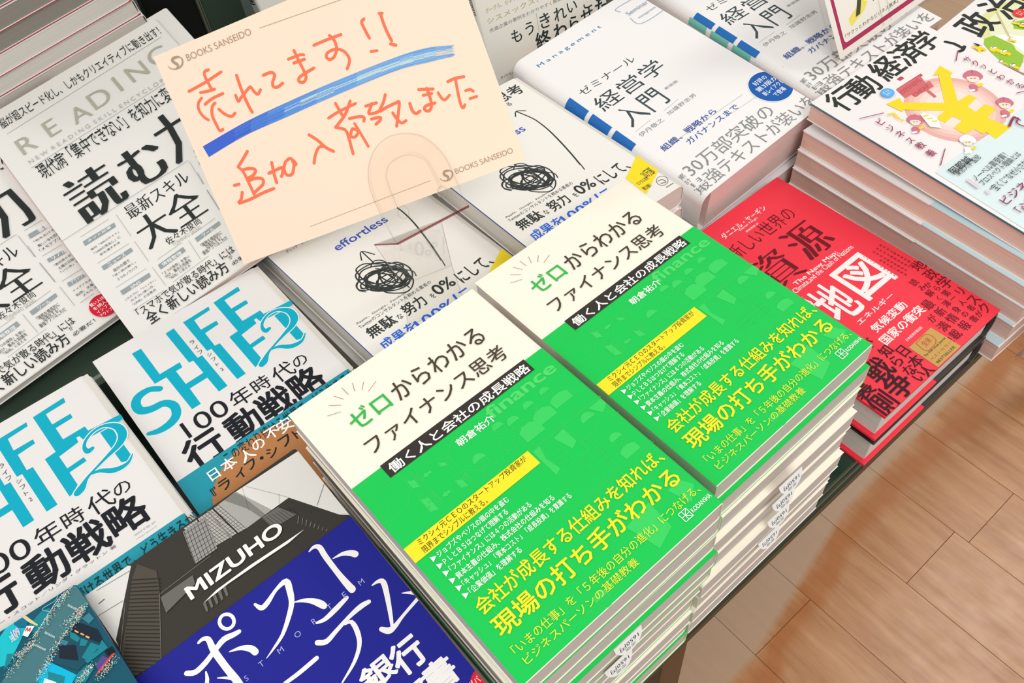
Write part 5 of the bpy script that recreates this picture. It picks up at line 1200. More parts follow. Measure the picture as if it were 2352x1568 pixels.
def book_meshes(key, W, H, T, cover, page, side='R', r=2.2, band=None, board=False, foldr=0):
    if key in MESH: return MESH[key]
    out = []
    if not board:
        out.append(('cover', toL(wrap(W, H, T-.4, 0, H, side, 0.0, .35, max(r, foldr)), W, H, T).mesh('cover', cover, smooth=False)))
        b = MB(); x0, x1 = (.7, W-1.2) if side == 'R' else (1.2, W-.7)
        if foldr: x0, x1 = (.7, W-foldr-1) if side == 'R' else (foldr+1, W-.7)
        b.box(x0, .5, -T+.8, x1, H-.5, -.4); out.append(('page_block', toL(b, W, H, T).mesh('page_block', page)))
    else:
        t = MB(); t.box(0, 0, -1.0 if board == 2 else -2.6, W-1.5, H, 0); out.append(('top_board', toL(t, W, H, T).mesh('top_board', mat('jacket_black', (46, 42, 42), .4, .3) if board == 2 else cover, .5)))
        t = MB(); t.box(0, 0, -T, 70, H, -T+2.6); out.append(('bottom_board', toL(t, W, H, T).mesh('bottom_board', cover, .5)))
        t = MB(); t.box(70, 0, -T, W-1.5, H, -T+2.6); out.append(('bottom_board', toL(t, W, H, T).mesh('bottom_board', mat('jacket_black', (46, 42, 42), .4, .3), .5)))
        for nm, va, vb, m_, o_ in (('spine', 0, H, mat('jacket_black', (46, 42, 42)), 0), ('spine_band', 4, H-.3, mat('band_red', (214, 24, 44), .4, .3), .4)):
            pr = [(W-8+8*math.cos(a)*1.0+o_, -T/2+(T/2)*math.sin(a)) for a in [math.pi/2-math.pi*i/12 for i in range(13)]]
            pi = [(W-8+6*math.cos(a)+o_, -T/2+(T/2-2.4)*math.sin(a)) for a in [math.pi/2-math.pi*i/12 for i in range(13)]]
            if o_: pr = pr[3:10]; pi = [(x-.8, z) for x, z in pr]
            poly = pr+pi[::-1]; t = MB(); t.prism(poly, va, vb, lambda p, q, d: (p, d, q)); out.append((nm, toL(t, W, H, T).mesh(nm, m_)))
        b = MB(); b.box(3.5, 3, -T+2.6, W-5, H-3, -2.6); out.append(('page_block', toL(b, W, H, T).mesh('page_block', page)))
    if band:
        nm, v0, v1, bm_ = band; out.append(('belly_band', toL(wrap(W, H, T-.4, v0, v1, side, .28, .25, max(r, foldr)+.3), W, H, T).mesh('belly_band', bm_)))
    MESH[key] = out; return out
def book(name, key, M, s, W, H, T, label, group=None, prt=None, prect=None, pfn=None, pextra=None, pkey=None, **kw):
    root = bpy.data.objects.new(name, None); root.empty_display_size = .01; COL.objects.link(root)
    root.matrix_world = M @ Matrix.Translation((W/2*.001*s, -H/2*.001*s, -T*.001*s)) @ Matrix.Scale(s, 4)
    tag(root, label, 'book', group)
    for nm, me in book_meshes(key, W, H, T, **kw): link(nm, me, root)
    if prt:
        fn = pfn or (lambda u, v, z: (u-W/2, H/2-v, z+T))
        for nm, me in prints(pkey or key, PR[prt], prect or (0, 0, W, H), fn, extra=pextra): link(nm, me, root)
    return root
def flat(a, b, z, th=TH, dx=0, dy=0): # matrix of a level book whose top-left corner is at table coordinates a, b
    p = AB(a, b, z); return Matrix.Translation(p) @ Matrix.Rotation(th, 4, 'Z')
ORD = ['top', 'second', 'third', 'fourth', 'fifth', 'sixth', 'seventh', 'eighth', 'ninth', 'tenth', 'eleventh', 'twelfth']
def pm(k): return pose_matrix(PZ[k][:6]), PZ[k][6]

# ------------------------------------------------------------------ floor
def floor_mat():
    m = bpy.data.materials.new('wood_planks'); m.use_nodes = True; n = m.node_tree.nodes; l = m.node_tree.links; b = n['Principled BSDF']
    def N(t, **k):
        x = n.new(t)
        for a, v in k.items(): setattr(x, a, v)
        return x
    def mth(op, a, b_=None, c=None, clamp=False):
        x = N('ShaderNodeMath', operation=op); x.use_clamp = clamp
        for i, q in enumerate((a, b_, c)):
            if q is None: continue
            if isinstance(q, (int, float)): x.inputs[i].default_value = q
            else: l.new(q, x.inputs[i])
        return x.outputs[0]
    g = N('ShaderNodeNewGeometry'); sp = N('ShaderNodeSeparateXYZ'); l.new(g.outputs['Position'], sp.inputs[0])
    a = mth('ADD', mth('MULTIPLY', sp.outputs[0], CA), mth('MULTIPLY', sp.outputs[1], SA)); bb = mth('SUBTRACT', mth('MULTIPLY', sp.outputs[0], SA), mth('MULTIPLY', sp.outputs[1], CA))
    cb = N('ShaderNodeCombineXYZ'); l.new(a, cb.inputs[0]); l.new(bb, cb.inputs[1])
    oi = N('ShaderNodeObjectInfo'); l.new(mth('MULTIPLY', oi.outputs['Random'], 7), cb.inputs[2])
    mp = N('ShaderNodeMapping'); mp.inputs['Scale'].default_value = (26, 3.2, 1); l.new(cb.outputs[0], mp.inputs[0])
    ns = N('ShaderNodeTexNoise'); ns.inputs['Scale'].default_value = 2.2; ns.inputs['Detail'].default_value = 7; ns.inputs['Roughness'].default_value = .62; l.new(mp.outputs[0], ns.inputs['Vector'])
    rp = N('ShaderNodeValToRGB'); e = rp.color_ramp.elements; e[0].position = .3; e[0].color = (*lin((168, 112, 66)), 1); e[1].position = .72; e[1].color = (*lin((200, 148, 102)), 1); l.new(ns.outputs[0], rp.inputs[0])
    # shadow strip by the table, grey glare under it, painted into plank colour
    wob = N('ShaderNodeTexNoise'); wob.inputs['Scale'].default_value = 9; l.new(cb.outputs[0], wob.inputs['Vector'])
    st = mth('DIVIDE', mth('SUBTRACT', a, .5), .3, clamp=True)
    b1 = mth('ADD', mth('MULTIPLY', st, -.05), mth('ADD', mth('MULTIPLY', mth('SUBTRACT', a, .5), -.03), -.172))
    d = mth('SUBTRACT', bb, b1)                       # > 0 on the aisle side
    glare = mth('SUBTRACT', 1, mth('DIVIDE', mth('ADD', d, .006), .012, clamp=True), clamp=True)
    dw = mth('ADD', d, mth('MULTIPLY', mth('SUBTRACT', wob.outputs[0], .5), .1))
    shade_band = mth('MULTIPLY', mth('SUBTRACT', 1, glare), mth('SUBTRACT', 1, mth('DIVIDE', mth('SUBTRACT', mth('ABSOLUTE', mth('SUBTRACT', dw, .028)), .010), .02, clamp=True), clamp=True))
    m1 = N('ShaderNodeMix', data_type='RGBA'); m1.inputs[7].default_value = (*lin((172, 98, 36)), 1); l.new(mth('MULTIPLY', shade_band, .65), m1.inputs[0]); l.new(rp.outputs[0], m1.inputs[6])
    m2 = N('ShaderNodeMix', data_type='RGBA'); m2.inputs[7].default_value = (*lin((188, 160, 134)), 1); l.new(mth('MULTIPLY', glare, .8), m2.inputs[0]); l.new(m1.outputs[2], m2.inputs[6])
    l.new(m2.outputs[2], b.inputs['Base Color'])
    sp2 = N('ShaderNodeTexNoise'); sp2.inputs['Scale'].default_value = 30; l.new(g.outputs['Position'], sp2.inputs['Vector'])
    l.new(mth('ADD', mth('MULTIPLY', sp2.outputs[0], .16), .24), b.inputs['Roughness'])
    bp = N('ShaderNodeBump'); bp.inputs['Strength'].default_value = .12; bp.inputs['Distance'].default_value = .002; l.new(ns.outputs[0], bp.inputs['Height']); l.new(bp.outputs[0], b.inputs['Normal'])
    return m
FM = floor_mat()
fl = MB(); fl.box(-3000, -3000, -12, 5000, 5000, -3.5)
wk = MB(); wk.box(-3000, 5000, -12, 5000, 5100, 3000)
link('wall_back', wk.mesh('wall_back', mat('shop_wall', (226, 222, 214), .8)), None, 'structure')
flo = link('floor', fl.mesh('floor', mat('floor_joint', (96, 70, 50), .8)), None, 'structure')
A0 = 634-131.6*7
JN = {7: -62.5, 6: -88, 4: -172}   # joints read off the photograph, row index counted below
plm = {}
for i in range(22):
    a0 = A0+131.6*i; row = i
    j0 = {6: -172, 7: 330, 8: -88, 9: -62.5}.get(i, random.uniform(-800, 0))
    k = 0
    for n_ in range(-3, 3):
        b0 = j0+n_*910
        if b0 > 900 or b0+910 < -1500: continue
        if 'p' not in plm:
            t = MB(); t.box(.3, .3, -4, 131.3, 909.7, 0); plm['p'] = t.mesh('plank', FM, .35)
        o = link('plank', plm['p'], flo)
        p = AB(a0, b0+910, -ZF); o.matrix_world = Matrix.Translation(p) @ Matrix.Rotation(TH, 4, 'Z')
# ------------------------------------------------------------------ table
GREEN = mat('green_paint', (30, 58, 44), .28, .3); GREEN2 = mat('green_paint_deck', (52, 70, 56), .5, 0, grain=.2)
TZ = -555
def abmesh(mb): mb.v = [((a*CA+b*SA), (a*SA-b*CA), z+ZF) for a, b, z in mb.v]; return mb
tb = bpy.data.objects.new('display_table', None); COL.objects.link(tb); tb.location = AB(200, -400, -ZF); tag(tb, 'dark green metal display table carrying all the book stacks', 'table')
def tpart(nm, mb, m, bevel=0, label=None):
    me = abmesh(mb).mesh(nm, m, bevel); o = link(nm, me, tb, None, label); o.matrix_parent_inverse = Matrix.Translation(-tb.location); return o
t = MB(); t.prism([(-700, -109), (1300, -109), (1300, -312), (716, -312), (716, -1000), (-700, -1000)], TZ-9, TZ, lambda p, q, d: (p, q, d)); tpart('tabletop', t, GREEN, 1)
t = MB(); t.box(-700, -111, TZ-15, 1300, -107.6, TZ-9.5); tpart('edge_trim', t, GREEN, 1.2)
t = MB(); t.box(-700, -124, TZ-40, 1300, -118, TZ-10); tpart('apron', t, mat('brown_apron', (148, 104, 76), .5), 0, 'brown wooden strip under the green edge')
t = MB(); t.box(-700, -123, TZ-54, 1300, -110.5, TZ-39); tpart('lower_rail', t, mat('rail_green', (26, 46, 34), .4), 2)
for a_, b_ in ((196, -160), (-640, -160), (1240, -160), (-640, -960), (680, -960)):
    t = MB(); t.box(a_, b_, -ZF, a_+30, b_+30, TZ-9); tpart('leg', t, mat('leg_black', (34, 28, 24), .4, .2), 2, 'black metal leg')
# raised deck for the rear row
dk = bpy.data.objects.new('raised_shelf', None); COL.objects.link(dk); dk.location = AB(100, -640, TZ); tag(dk, 'dark green raised shelf behind the front rows of books', 'shelf')
t = MB(); t.prism([(-700, -990), (700, -990), (700, -522), (121, -522), (121, -486), (-700, -486)], TZ, -482, lambda p, q, d: (p, q, d)); o = link('deck', abmesh(t).mesh('deck', GREEN2, 1), dk); o.matrix_parent_inverse = Matrix.Translation(-dk.location)
t = MB(); t.box(-700, -486, -488, 121, -482.5, -480.5); o = link('front_lip', abmesh(t).mesh('front_lip', mat('lip', (120, 132, 120), .4), .8), dk); o.matrix_parent_inverse = Matrix.Translation(-dk.location)
def rack(nm, label, parts, cat):
    o = bpy.data.objects.new(nm, None); COL.objects.link(o); o.location = AB(parts[0][1][0], parts[0][1][1], -476); tag(o, label, cat)
    for pn, bx, m in parts:
        t = MB(); t.box(*bx); q = link(pn, abmesh(t).mesh(pn, m, .6), o); q.matrix_parent_inverse = Matrix.Translation(-o.location)
rack('black_panel', 'glossy black upright panel between the reading books and the green divider', [('panel', (190, -778, -482, 234.2, -764, -250), mat('black_gloss', (14, 14, 12), .25, .3))], 'black_panel')  # black panel filling the dark gap right of the reading books
SEAM = mat('seam', (118, 122, 108), .35, 0, .4)
rack('shelf_divider', 'dark green upright divider with a pale metal seam beside the black panel', [('panel', (239.2, -776, -482, 275, -762, -250), GREEN2), ('seam', (234.4, -774, -482, 236.6, -760, -250), SEAM), ('seam', (237.2, -774, -482, 238.8, -761, -250), SEAM)], 'divider')

# ------------------------------------------------------------------ books of the front row
GB = cover_mat('band_green', (14, 200, 82), .42, .15)
def stack(nm, key, pose, W, H, T, n, where, labels, below, z_end=TZ, kw=None, jit=1.2, shift=(0, 0), shx=None):
    """books under a top book: level, slightly uneven"""
    M, s = pm(pose); org = M.translation
    x, y = org.x*1000, org.y*1000; a = x*CA+y*SA; b = x*SA-y*CA
    z1 = below; t = (z1-z_end)/n; th = PZ[pose][3]
    for i in range(n):
        z = z1-t*i; k = (kw(i) if callable(kw) else kw); ss = s
        da, db = (shx[i] if shx else (random.uniform(-jit, jit), random.uniform(-jit, jit)))
        flip = k.pop('flip', False) if 'flip' in k else False
        Mi = flat(a+shift[0]+da, b+shift[1]+db, z, th+random.uniform(-.006, .006))
        if flip: Mi = Mi @ Matrix.Translation((W*ss*.001, -H*ss*.001, 0)) @ Matrix.Rotation(math.pi, 4, 'Z')
        kk = key+('f' if flip else '')+'%d' % k.pop('var', 0)+'_%.1f' % t
        r = book(nm, kk, Mi, ss, W, H, t/ss, where % (ORD[i+1] if i+1 < n else 'bottom'), labels, **k)
        yield i, r, Mi, t
def green(i, hide=False):
    return dict(cover=CREAM, page=PG, side='R', band=('b', 60, 188, GB))
MA, sA = pm('A'); MBm, sB = pm('B')
def gextra(nm): return []
for pose, T, lab in (('A', 16.9, 'green and cream finance paperback on top of the nearest stack, bottom middle'), ('B', 17.6, 'green and cream finance paperback on top of the stack against the red books')):
    M, s = pm(pose)
    book('paperback', 'green'+pose, M, s, 127, 188, T, lab, 'green finance paperbacks', prt='A', prect=(0, 0, 127, 188), pkey='pg'+pose, pextra=gextra,
         pfn=lambda u, v, z, T=T: (u-63.5, 94-v, z+T+.28), cover=CREAM, page=PG, side='R', band=('b', 60, 187.6, GB))
shA = [(1, .4), (.5, .2), (1.5, 2.2), (1, 1.0), (-3, .2), (-9, .4), (-8.6, 1.6), (-10, .6), (-9, 1.6)]
slip_at = []
for i, r, Mi, t in stack('paperback', 'gA', 'A', 127, 188, 16.9, 9, 'green-banded paperback, %s down in the nearest finance stack', 'green finance paperbacks', -385.6-16.9, kw=lambda i: dict(cover=CREAM, page=PG, side='R', band=None if i in (1, 4, 6) else ('b', 60, 188.2, GB), var=i in (1, 4, 6), flip=i in (4, 6)), shx=shA):
    pass
shB = [(1, 2.4), (-3, 4.2), (-4, 7.2), (-9, 7.8), (-10, 11.5), (-11, 10.5), (-13, 11), (-14, 10.5)]
for i, r, Mi, t in stack('paperback', 'gB', 'B', 127, 188, 17.6, 8, 'green-banded paperback, %s down in the finance stack touching the red books', 'green finance paperbacks', -396.65-17.6, kw=lambda i: dict(cover=CREAM, page=PG, side='R', band=('b', 60, 188.2, GB) if i in (0,) else None, var=0 if i == 0 else 1, flip=i > 0), shx=shB):
    pass
# order slips hanging out of the lower books
def slip(nm, a, b, z, tilt, label, r=9.5):
    root = bpy.data.objects.new(nm, None); COL.objects.link(root); root.matrix_world = Matrix.Translation(AB(a, b, z)) @ Matrix.Rotation(TH, 4, 'Z') @ Matrix.Rotation(tilt, 4, 'X'); tag(root, label, 'slip', 'paper order slips')
    t = MB(); poly = [(-r, 1), (-r, 0)]+[(-r*math.cos(q*math.pi/12), -r*.95*math.sin(q*math.pi/12)) for q in range(1, 12)]+[(r, 0), (r, 1)]
    t.prism(poly, -.1, .1, lambda p, q, d: (p, q, d)); link('paper', t.mesh('paper', mat('slip_paper', (240, 240, 238), .6)), root)
    for nm2, me in prints('slip', [('T', 'sink', '1650円', -6.4, 5.0, 6.4, 8.2, .5, 0), ('T', 'sgray', '定価', -3.4, 2.2, 3.4, 4.4, 0, 0)], (-20, -20, 20, 20), lambda u, v, z: (-u, v-9.6, z+.1), z0=.02): link(nm2, me, root)
for (a, z, w_) in ((243, -440.8, 'uppermost of the four'), (241.8, -459.5, 'second of the four'), (243, -482, 'third of the four'), (240.5, -507, 'lowest of the four')):
    slip('order_slip', a, -102.6, z+6, 1.2, 'half-round white order slip, %s on the back green stack' % w_)
slip('order_slip', 118.6, -101.2, -442, 1.2, 'half-round white order slip, upper one on the nearest green stack'); slip('order_slip', 112.5, -101.0, -463, 1.2, 'half-round white order slip, lower one on the nearest green stack')

# red hardbacks
RED = cover_mat('band_red_front', (242, 50, 70), .4, .25)
M, s = pm('C')
book('hardback', 'redC', M, s, 133, 193, 29, 'red hardback with white map characters on top of its pair', 'red hardbacks', prt='C', cover=RED, page=PGW, side='R', board=True)
for i, r, Mi, t in stack('hardback', 'redL', 'C', 133, 193, 30, 1, 'red hardback beneath the other red one, %s of the pair at the table edge', 'red hardbacks', -526, kw=dict(cover=RED, page=PGW, side='R', board=2), shx=[(.5, .5)]): pass

# blue-and-grey bank book and city book
M, s = pm('E')
def eextra(nm):
    if nm == 'EBLUE': return [('P', 'eblue', [-1, 55, 130, 55, 130, 190, -1, 190])]
    if nm == 'EDOT': return [('P', 'edot', [c for p in disc(129, 169, 8.2, 8.2, 64, .25) for c in p])]
    return []
INK['eblue'] = (28, 32, 142); INK['edot'] = (222, 30, 46)
book('paperback', 'bankE', M, s, 128, 188, 15, 'navy blue book with a black and white building photo and brush-like title', prt='E', pextra=eextra, cover=cover_mat('cover_building', (52, 48, 42), .45, .15), page=PG, side='R')
for i, r, Mi, t in stack('paperback', 'bankL', 'E', 128, 188, 15, 7, 'navy bank book, %s down in its stack under the front edge', 'navy bank books', -449, kw=dict(cover=cover_mat('cover_navy', (36, 38, 146)), page=PG, side='R'), shift=(-10, 46)): pass
M, s = pm('F')
CROWD = [[123.4, 2.6, 99.4, 15.2, 1.9], [98.6, 15.8, 82.6, 25, 2.3], [126.3, 15.6, 119.3, 19.7, 1.6], [119.3, 19.7, 104.3, 27.1, 1.9], [103.6, 28.7, 94.3, 35.5, 1.9], [123.5, 1.6, 108.3, 9.8, 1.6], [125.7, 15.2, 114.3, 17.9, 1.9], [125.4, 50.4, 115.3, 54.2, 2.3], [100.4, 17.4, 89.9, 17.8, 1.9], [115.7, 46.1, 107.5, 49.7, 1.9]]
def cityx(nm):
    if nm != 'CROWD': return []
    rg = random.Random(9); o = []
    for a, b, c, d, w_ in CROWD:
        for j in range(170):
            t_ = rg.random(); x = a+(c-a)*t_+rg.uniform(-w_, w_); y = b+(d-b)*t_+rg.uniform(-w_, w_)*.8; l = rg.uniform(.2, .5); an = rg.uniform(0, 3.1)
            o.append((rg.choice(['fwhite2', 'fwhite2', 'fcy', 'fora', 'fcy', 'fred2', 'fblk', 'fcream', 'fgrn']), rg.uniform(.22, .42), x, y, l*math.cos(an), l*math.sin(an)))
    o.sort(key=lambda q: q[0])
    return [('S', c, [x, y, w_, x+dx, y+dy, w_]) for c, w_, x, y, dx, dy in o]
book('paperback', 'cityF', M, s, 128, 188, 15, 'teal aerial city photo book in the lower left corner', prt='F', pextra=cityx, cover=cover_mat('cover_city', (20, 44, 96), .3, .5), page=PG, side='R', r=4)
for i, r, Mi, t in stack('paperback', 'cityL', 'F', 128, 188, 15, 7, 'teal city book, %s down in the lower left stack', 'teal city books', -441, kw=dict(cover=cover_mat('cover_city', (20, 44, 96)), page=PG, side='R'), shift=(-18, 50)): pass

# ------------------------------------------------------------------ second row
DW = cover_mat('cover_pearl', (232, 230, 228), .3, .4); TEAL = cover_mat('band_teal', (20, 152, 172), .22, .6)
def dextra(k, v0):
    def f(nm):
        if nm == 'OBI': return [('z', .35)]
        if nm == 'SEAL': return [('P', 'seald', [c for p in disc(51, 160, 43.5, 34.5, 150, .6) for c in p])] if k == 'D2' else []
        return []
    return f
INK['seald'] = (182, 124, 76)
for k, v0, lab in (('D1', 133.5, 'white book with cyan foil English title, lower left beside the city book'), ('D2', 121.5, 'white book with cyan foil English title, under the left reading books')):
    M, s = pm(k); items = PR['D']
    if k == 'D1': items = [it for it in items if not (it[0] == 'C' and it[1] in ('white',)) and not (it[0] == 'C' and it[1] == 'obiink')]
    if k == 'D1': items = [((it[0], it[1], it[2], it[3], it[4]+12.5, it[5], it[6]+12.5, *it[7:]) if it[0] == 'T' and it[1] == 'obiink' else it) for it in items]
    PR[k] = items
    book('paperback', 'life'+k, M, s, 126.5 if k == 'D1' else 128, 188, 23, lab, 'white foil-titled books', prt=k, pextra=dextra(k, v0), cover=DW, page=PGW, side='R', r=7, band=('b', v0, 187.6, TEAL))
for k, n, z, lab in (('D1', 4, -464, 'white foil-titled book, %s down in the lower left pile'), ('D2', 3, -482, 'white foil-titled book, %s down in the pile under the reading books')):
    for i, r, Mi, t in stack('paperback', 'lifeL'+k, k, 128, 188, 23, n, lab, 'white foil-titled books', z, kw=dict(cover=DW, page=PGW, side='R', r=5), shift=((-5, -2) if k == 'D1' else (0, -2))): pass
HW = cover_mat('cover_offwhite', (242, 240, 234), .42, .2); BLUEC = mat('edge_blue', (28, 76, 166), .4)
for k, T, lab in (('H1', 19, 'white book with a black scribble drawing, under the plastic card stand'), ('H2', 20, 'white book with a black scribble drawing, between the sign and the thick textbook')):
    M, s = pm(k)
    r = book('paperback', 'scrib'+k, M, s, 128, 188, T, lab, 'scribble-cover books', prt='H', pkey='ph'+k, cover=HW, page=PGW, side='R', r=6)
    t = MB(); t.box(-.3, .2, -1.1, .5, 187.8, -.42); link('cover_edge', toL(t, 128, 188, T).mesh('cover_edge', BLUEC), r, None, 'blue inner edge of the front cover')
for k, n, z, lab in (('H1', 4, -483.5, 'scribble-cover book, %s down in the pile under the card stand'), ('H2', 4, -474.5, 'scribble-cover book, %s down in the pile beside the thick textbook')):
    for i, r, Mi, t in stack('paperback', 'scribL'+k, k, 128, 188, 19, n, lab, 'scribble-cover books', z, kw=dict(cover=HW, page=PGW, side='R', r=5), shift=((-3, 0) if k == 'H1' else (1, 0))): pass
# thick textbooks
SW = cover_mat('cover_white', (243, 241, 240), .42, .2)
SR = 9.0
def sfn(W, H, T):
    def f(u, v, z):
        if u < SR:
            q = (SR-u)/SR
            if q < math.pi/2: return (SR-(SR+z)*math.sin(q)-W/2, H/2-v, T-SR+(SR+z)*math.cos(q))
            return (-z-W/2, H/2-v, T-SR-(q-math.pi/2)*SR)
        return (u-W/2, H/2-v, z+T)
    return f
def bar(u0, u1, v0, v1, c):
    return [('P', c, [x for p in [(u0+(u1-u0)*i/6, v0), (u0+(u1-u0)*(i+1)/6, v0), (u0+(u1-u0)*(i+1)/6, v1), (u0+(u1-u0)*i/6, v1)] for x in p]) for i in range(6)]
def sextra(nm, two=False):
    if nm == 'SFOLD':
        o = []
        for v0, v1 in ((62.5, 84.5), (89, 110.5), (115, 136.5)): o += bar(-7, .2, v0-4, v1-5, 'mint')+bar(.3, 6.5, v0-.5, v1-.5, 'sblue') if two else bar(-6, 5.8, v0, v1, 'sblue')
        return o
    if nm == 'SSEAL': return [('P', 'white', [c for p in disc(131.5, 168, 18.6, 18.6) for c in p]), ('P', 'seal', [c for p in disc(131.5, 168, 17.9, 17.9) for c in p]), ('T', 'white', '好評の', 123, 155, 138, 160, .6, 0), ('T', 'white', '第3版が', 119, 161.5, 144, 166.5, .6, 0), ('T', 'white', '新レイアウト', 119.5, 168, 143.5, 173, .6, 0), ('T', 'white', 'で登場', 125, 174.5, 138, 179.5, .6, 0)]
    return []
PR['S'] = [it for it in PR['S'] if not (it[0] == 'P' and it[1] == 'sblue')]
for k, W_, T, lab in (('S1', 148, 42, 'thick white management textbook with blue spine bars and a round blue seal'), ('S2', 148, 44, 'thick white management textbook behind the maroon-bordered card')):
    M, s = pm(k); W_ = 142 if k == 'S1' else 148
    book('textbook', 'text'+k, M, s, W_, 210, T, lab, 'thick management textbooks', prt='S', prect=(-14, 0, W_, 210), pkey='ps'+k, pfn=sfn(W_, 210, T), pextra=(lambda nm, k=k: sextra(nm, k == 'S2')), cover=SW, page=PGP, side='L', foldr=SR)
for k, W_, z, t_ in (('S1', 142, -512, 43), ('S2', 148, -508, 47)):
    for i, r, Mi, t in stack('textbook', 'textL'+k, k, W_, 210, t_, 1, 'thick white textbook at the %s of the '+('left' if k == 'S1' else 'right')+' textbook pile', 'thick management textbooks', z, kw=dict(cover=SW, page=PGP, side='L', foldr=SR)): pass

# yen and politics books
YW = cover_mat('cover_yen', (240, 236, 234), .38, .3)
def yextra(nm):
    if nm == 'YDISC': return [('P', c, [x for p in disc(72, 79, r, r, 64) for x in p]) for c, r in (('yd1', 37), ('yd2', 33.5), ('yd3', 30), ('yd4', 26), ('yd5', 21))]
    if nm == 'YOVAL': return [('P', 'yblue', [x for p in disc(50, 33.8, 5.6, 5) for x in p]), ('T', 'white', 'オール', 47, 31, 53, 33.4, .3, 0), ('T', 'white', 'カラー', 47, 34, 53, 36.4, .3, 0)]
    if nm == 'Y2DISC': return [('P', 'ygl', [x for p in disc(58, 62, 47, 47, 64) for x in p]), ('P', 'ygl2', [x for p in disc(58, 62, 40, 40, 64) for x in p])]
    if nm == 'Y2OVAL': return [('P', 'yredo', [x for p in disc(70, 37, 6, 5.4) for x in p]), ('T', 'white', 'オール', 67, 34.4, 73, 36.8, .3, 0), ('T', 'white', 'カラー', 67, 37.4, 73, 39.8, .3, 0)]
    return []
INK.update(yd1=(232, 176, 168), yd2=(236, 190, 180), yd3=(240, 204, 194), yd4=(243, 216, 206), yd5=(245, 226, 218), ygl2=(232, 236, 200))
M, s = pm('Y1'); book('paperback', 'yenY1', M, s, 144, 210, 17, 'white illustrated book with a big yellow yen arrow on top of its stack', 'illustrated primers', prt='Y', pextra=yextra, cover=YW, page=PGB, side='R')
M, s = pm('Y2'); book('paperback', 'yenY2', M, s, 145, 206, 17, 'white illustrated politics book with a green map, upper right corner', 'illustrated primers', prt='Y2', pextra=yextra, cover=YW, page=PGB, side='R')
YB = cover_mat('band_paleblue', (196, 224, 232), .35, .3); YT = mat('edge_teal', (74, 118, 134), .4)
shY = [(-3.5, 1), (-6.5, 1.5), (-9, 2), (-11.5, 2), (-18, 2)]
for i, r, Mi, t in stack('paperback', 'yenL', 'Y1', 148, 210, 17, 5, 'illustrated primer, %s down in the yen stack', 'illustrated primers', -470, kw=lambda i: dict(cover=YW, page=PGB, side='R', band=('b', 118, 209, YB)), shx=shY):
    e = MB(); e.box(-.35, 1, -1.2, .3, 118, -.1); link('cover_edge', toL(e, 148, 210, t/PZ['Y1'][6]).mesh('cover_edge', mat('edge_pale', (214, 206, 208), .4)), r)
    if i == 4:
        g = [('C', 'yink', ch, 3.4, 30+j*9.5, 7.5, 1.4, 0) for j, ch in enumerate('サクッとわかる行動経済学心理')]
        for nm2, me in prints('yside', g, (.3, 0, 20, 205), lambda u, v, z, t=t/PZ['Y1'][6]: (u-74, 105-v, z+t), z0=.1): link(nm2, me, r)
r = [o for o in COL.objects if o.name.startswith('paperback') and o.get('label', '').startswith('white illustrated book with a big yellow')][0]
e = MB(); e.box(-.4, .2, -1.6, .3, 209.8, -.05); link('cover_edge', toL(e, 144, 210, 17).mesh('cover_edge', YT), r, None, 'dark teal left edge of the cover')
for i, r, Mi, t in stack('paperback', 'polL', 'Y2', 145, 206, 17, 5, 'politics primer, %s down in the upper right stack', 'illustrated primers', -463, kw=dict(cover=YW, page=PGB, side='R'), shift=(6, 0)): pass

# ------------------------------------------------------------------ rear row
GW = cover_mat('cover_softgrey', (232, 231, 226), .45, .15)
GT = 5.5
for k, lab in (('G1', 'pale reading-skills book at the left edge, half under its neighbour'), ('G2', 'pale reading-skills book partly hidden by the peach sign')):
    M, s = pm(k)
    def gx(nm): return []
    items = PR['G']+[('P', 'gseal', [x for p in disc(88.5, 178.5, 7.6, 7.6) for x in p])]+[('T', 'white', t_, 83, 173+3*j, 94, 175.4+3*j, .6, 0) for j, t_ in enumerate(['賢い人ほど', 'を読んで', 'インプット', 'アウトプット'])] if k == 'G1' else PR['G']
    INK['gseal'] = (212, 24, 50); PR['G_'+k] = items
    r = book('paperback', 'read'+k, M, s, 127, 188, GT, lab, 'reading-skills books', prt='G_'+k, pextra=gx, cover=GW, page=PGP if k == 'G2' else PGW, side='R', r=3, pfn=lambda u, v, z: (u-63.5, 94-v, z+GT+.3), band=('b', 109.5, 187.6, GW))
    e = MB(); e.box(-.5, 0, -GT+.1, .2, 188, -GT+.9); link('cover_edge', toL(e, 127, 188, GT).mesh('cover_edge', mat('edge_red', (176, 22, 46), .5)), r, None, 'red back cover edge')
    if k == 'G2':
        Mi = M @ Matrix.Translation(((11+127-86)*.001*s, 9*.001*s, -6.1*s*.001))
        book('paperback', 'readlow'+k, Mi, s, 86, 170, 5, 'reading-skills book peeking out at the right under the inner copy', 'reading-skills books', cover=GW, page=PGW, side='R', r=2)
M, s = pm('G2')
for j in range(7):     # pile leaning behind the upper edge of the front copy
    Mi = M @ Matrix.Translation(((random.uniform(-2, 2)-8)*.001, (188+5+(j % 2))*s*.001, (13.2*(j+1)-11)*s*.001))
    r = book('paperback', 'readback%d' % (j > 2), Mi, s, 127, 188, 13, 'reading-skills book, %s up in the pile behind the front copies' % (['lowest']+ORD[1:])[j], 'reading-skills books', cover=GW, page=PGW if j < 3 else PGD, side='R', r=3)  # upper copies get darker paper: shade put into the page colour
    e = MB(); e.box(0, 187.6, -12.9, 127, 188.3, -12.6); link('cover_edge', toL(e, 127, 188, 13).mesh('cover_edge', mat('edge_red', (128, 56, 60), .5)), r)
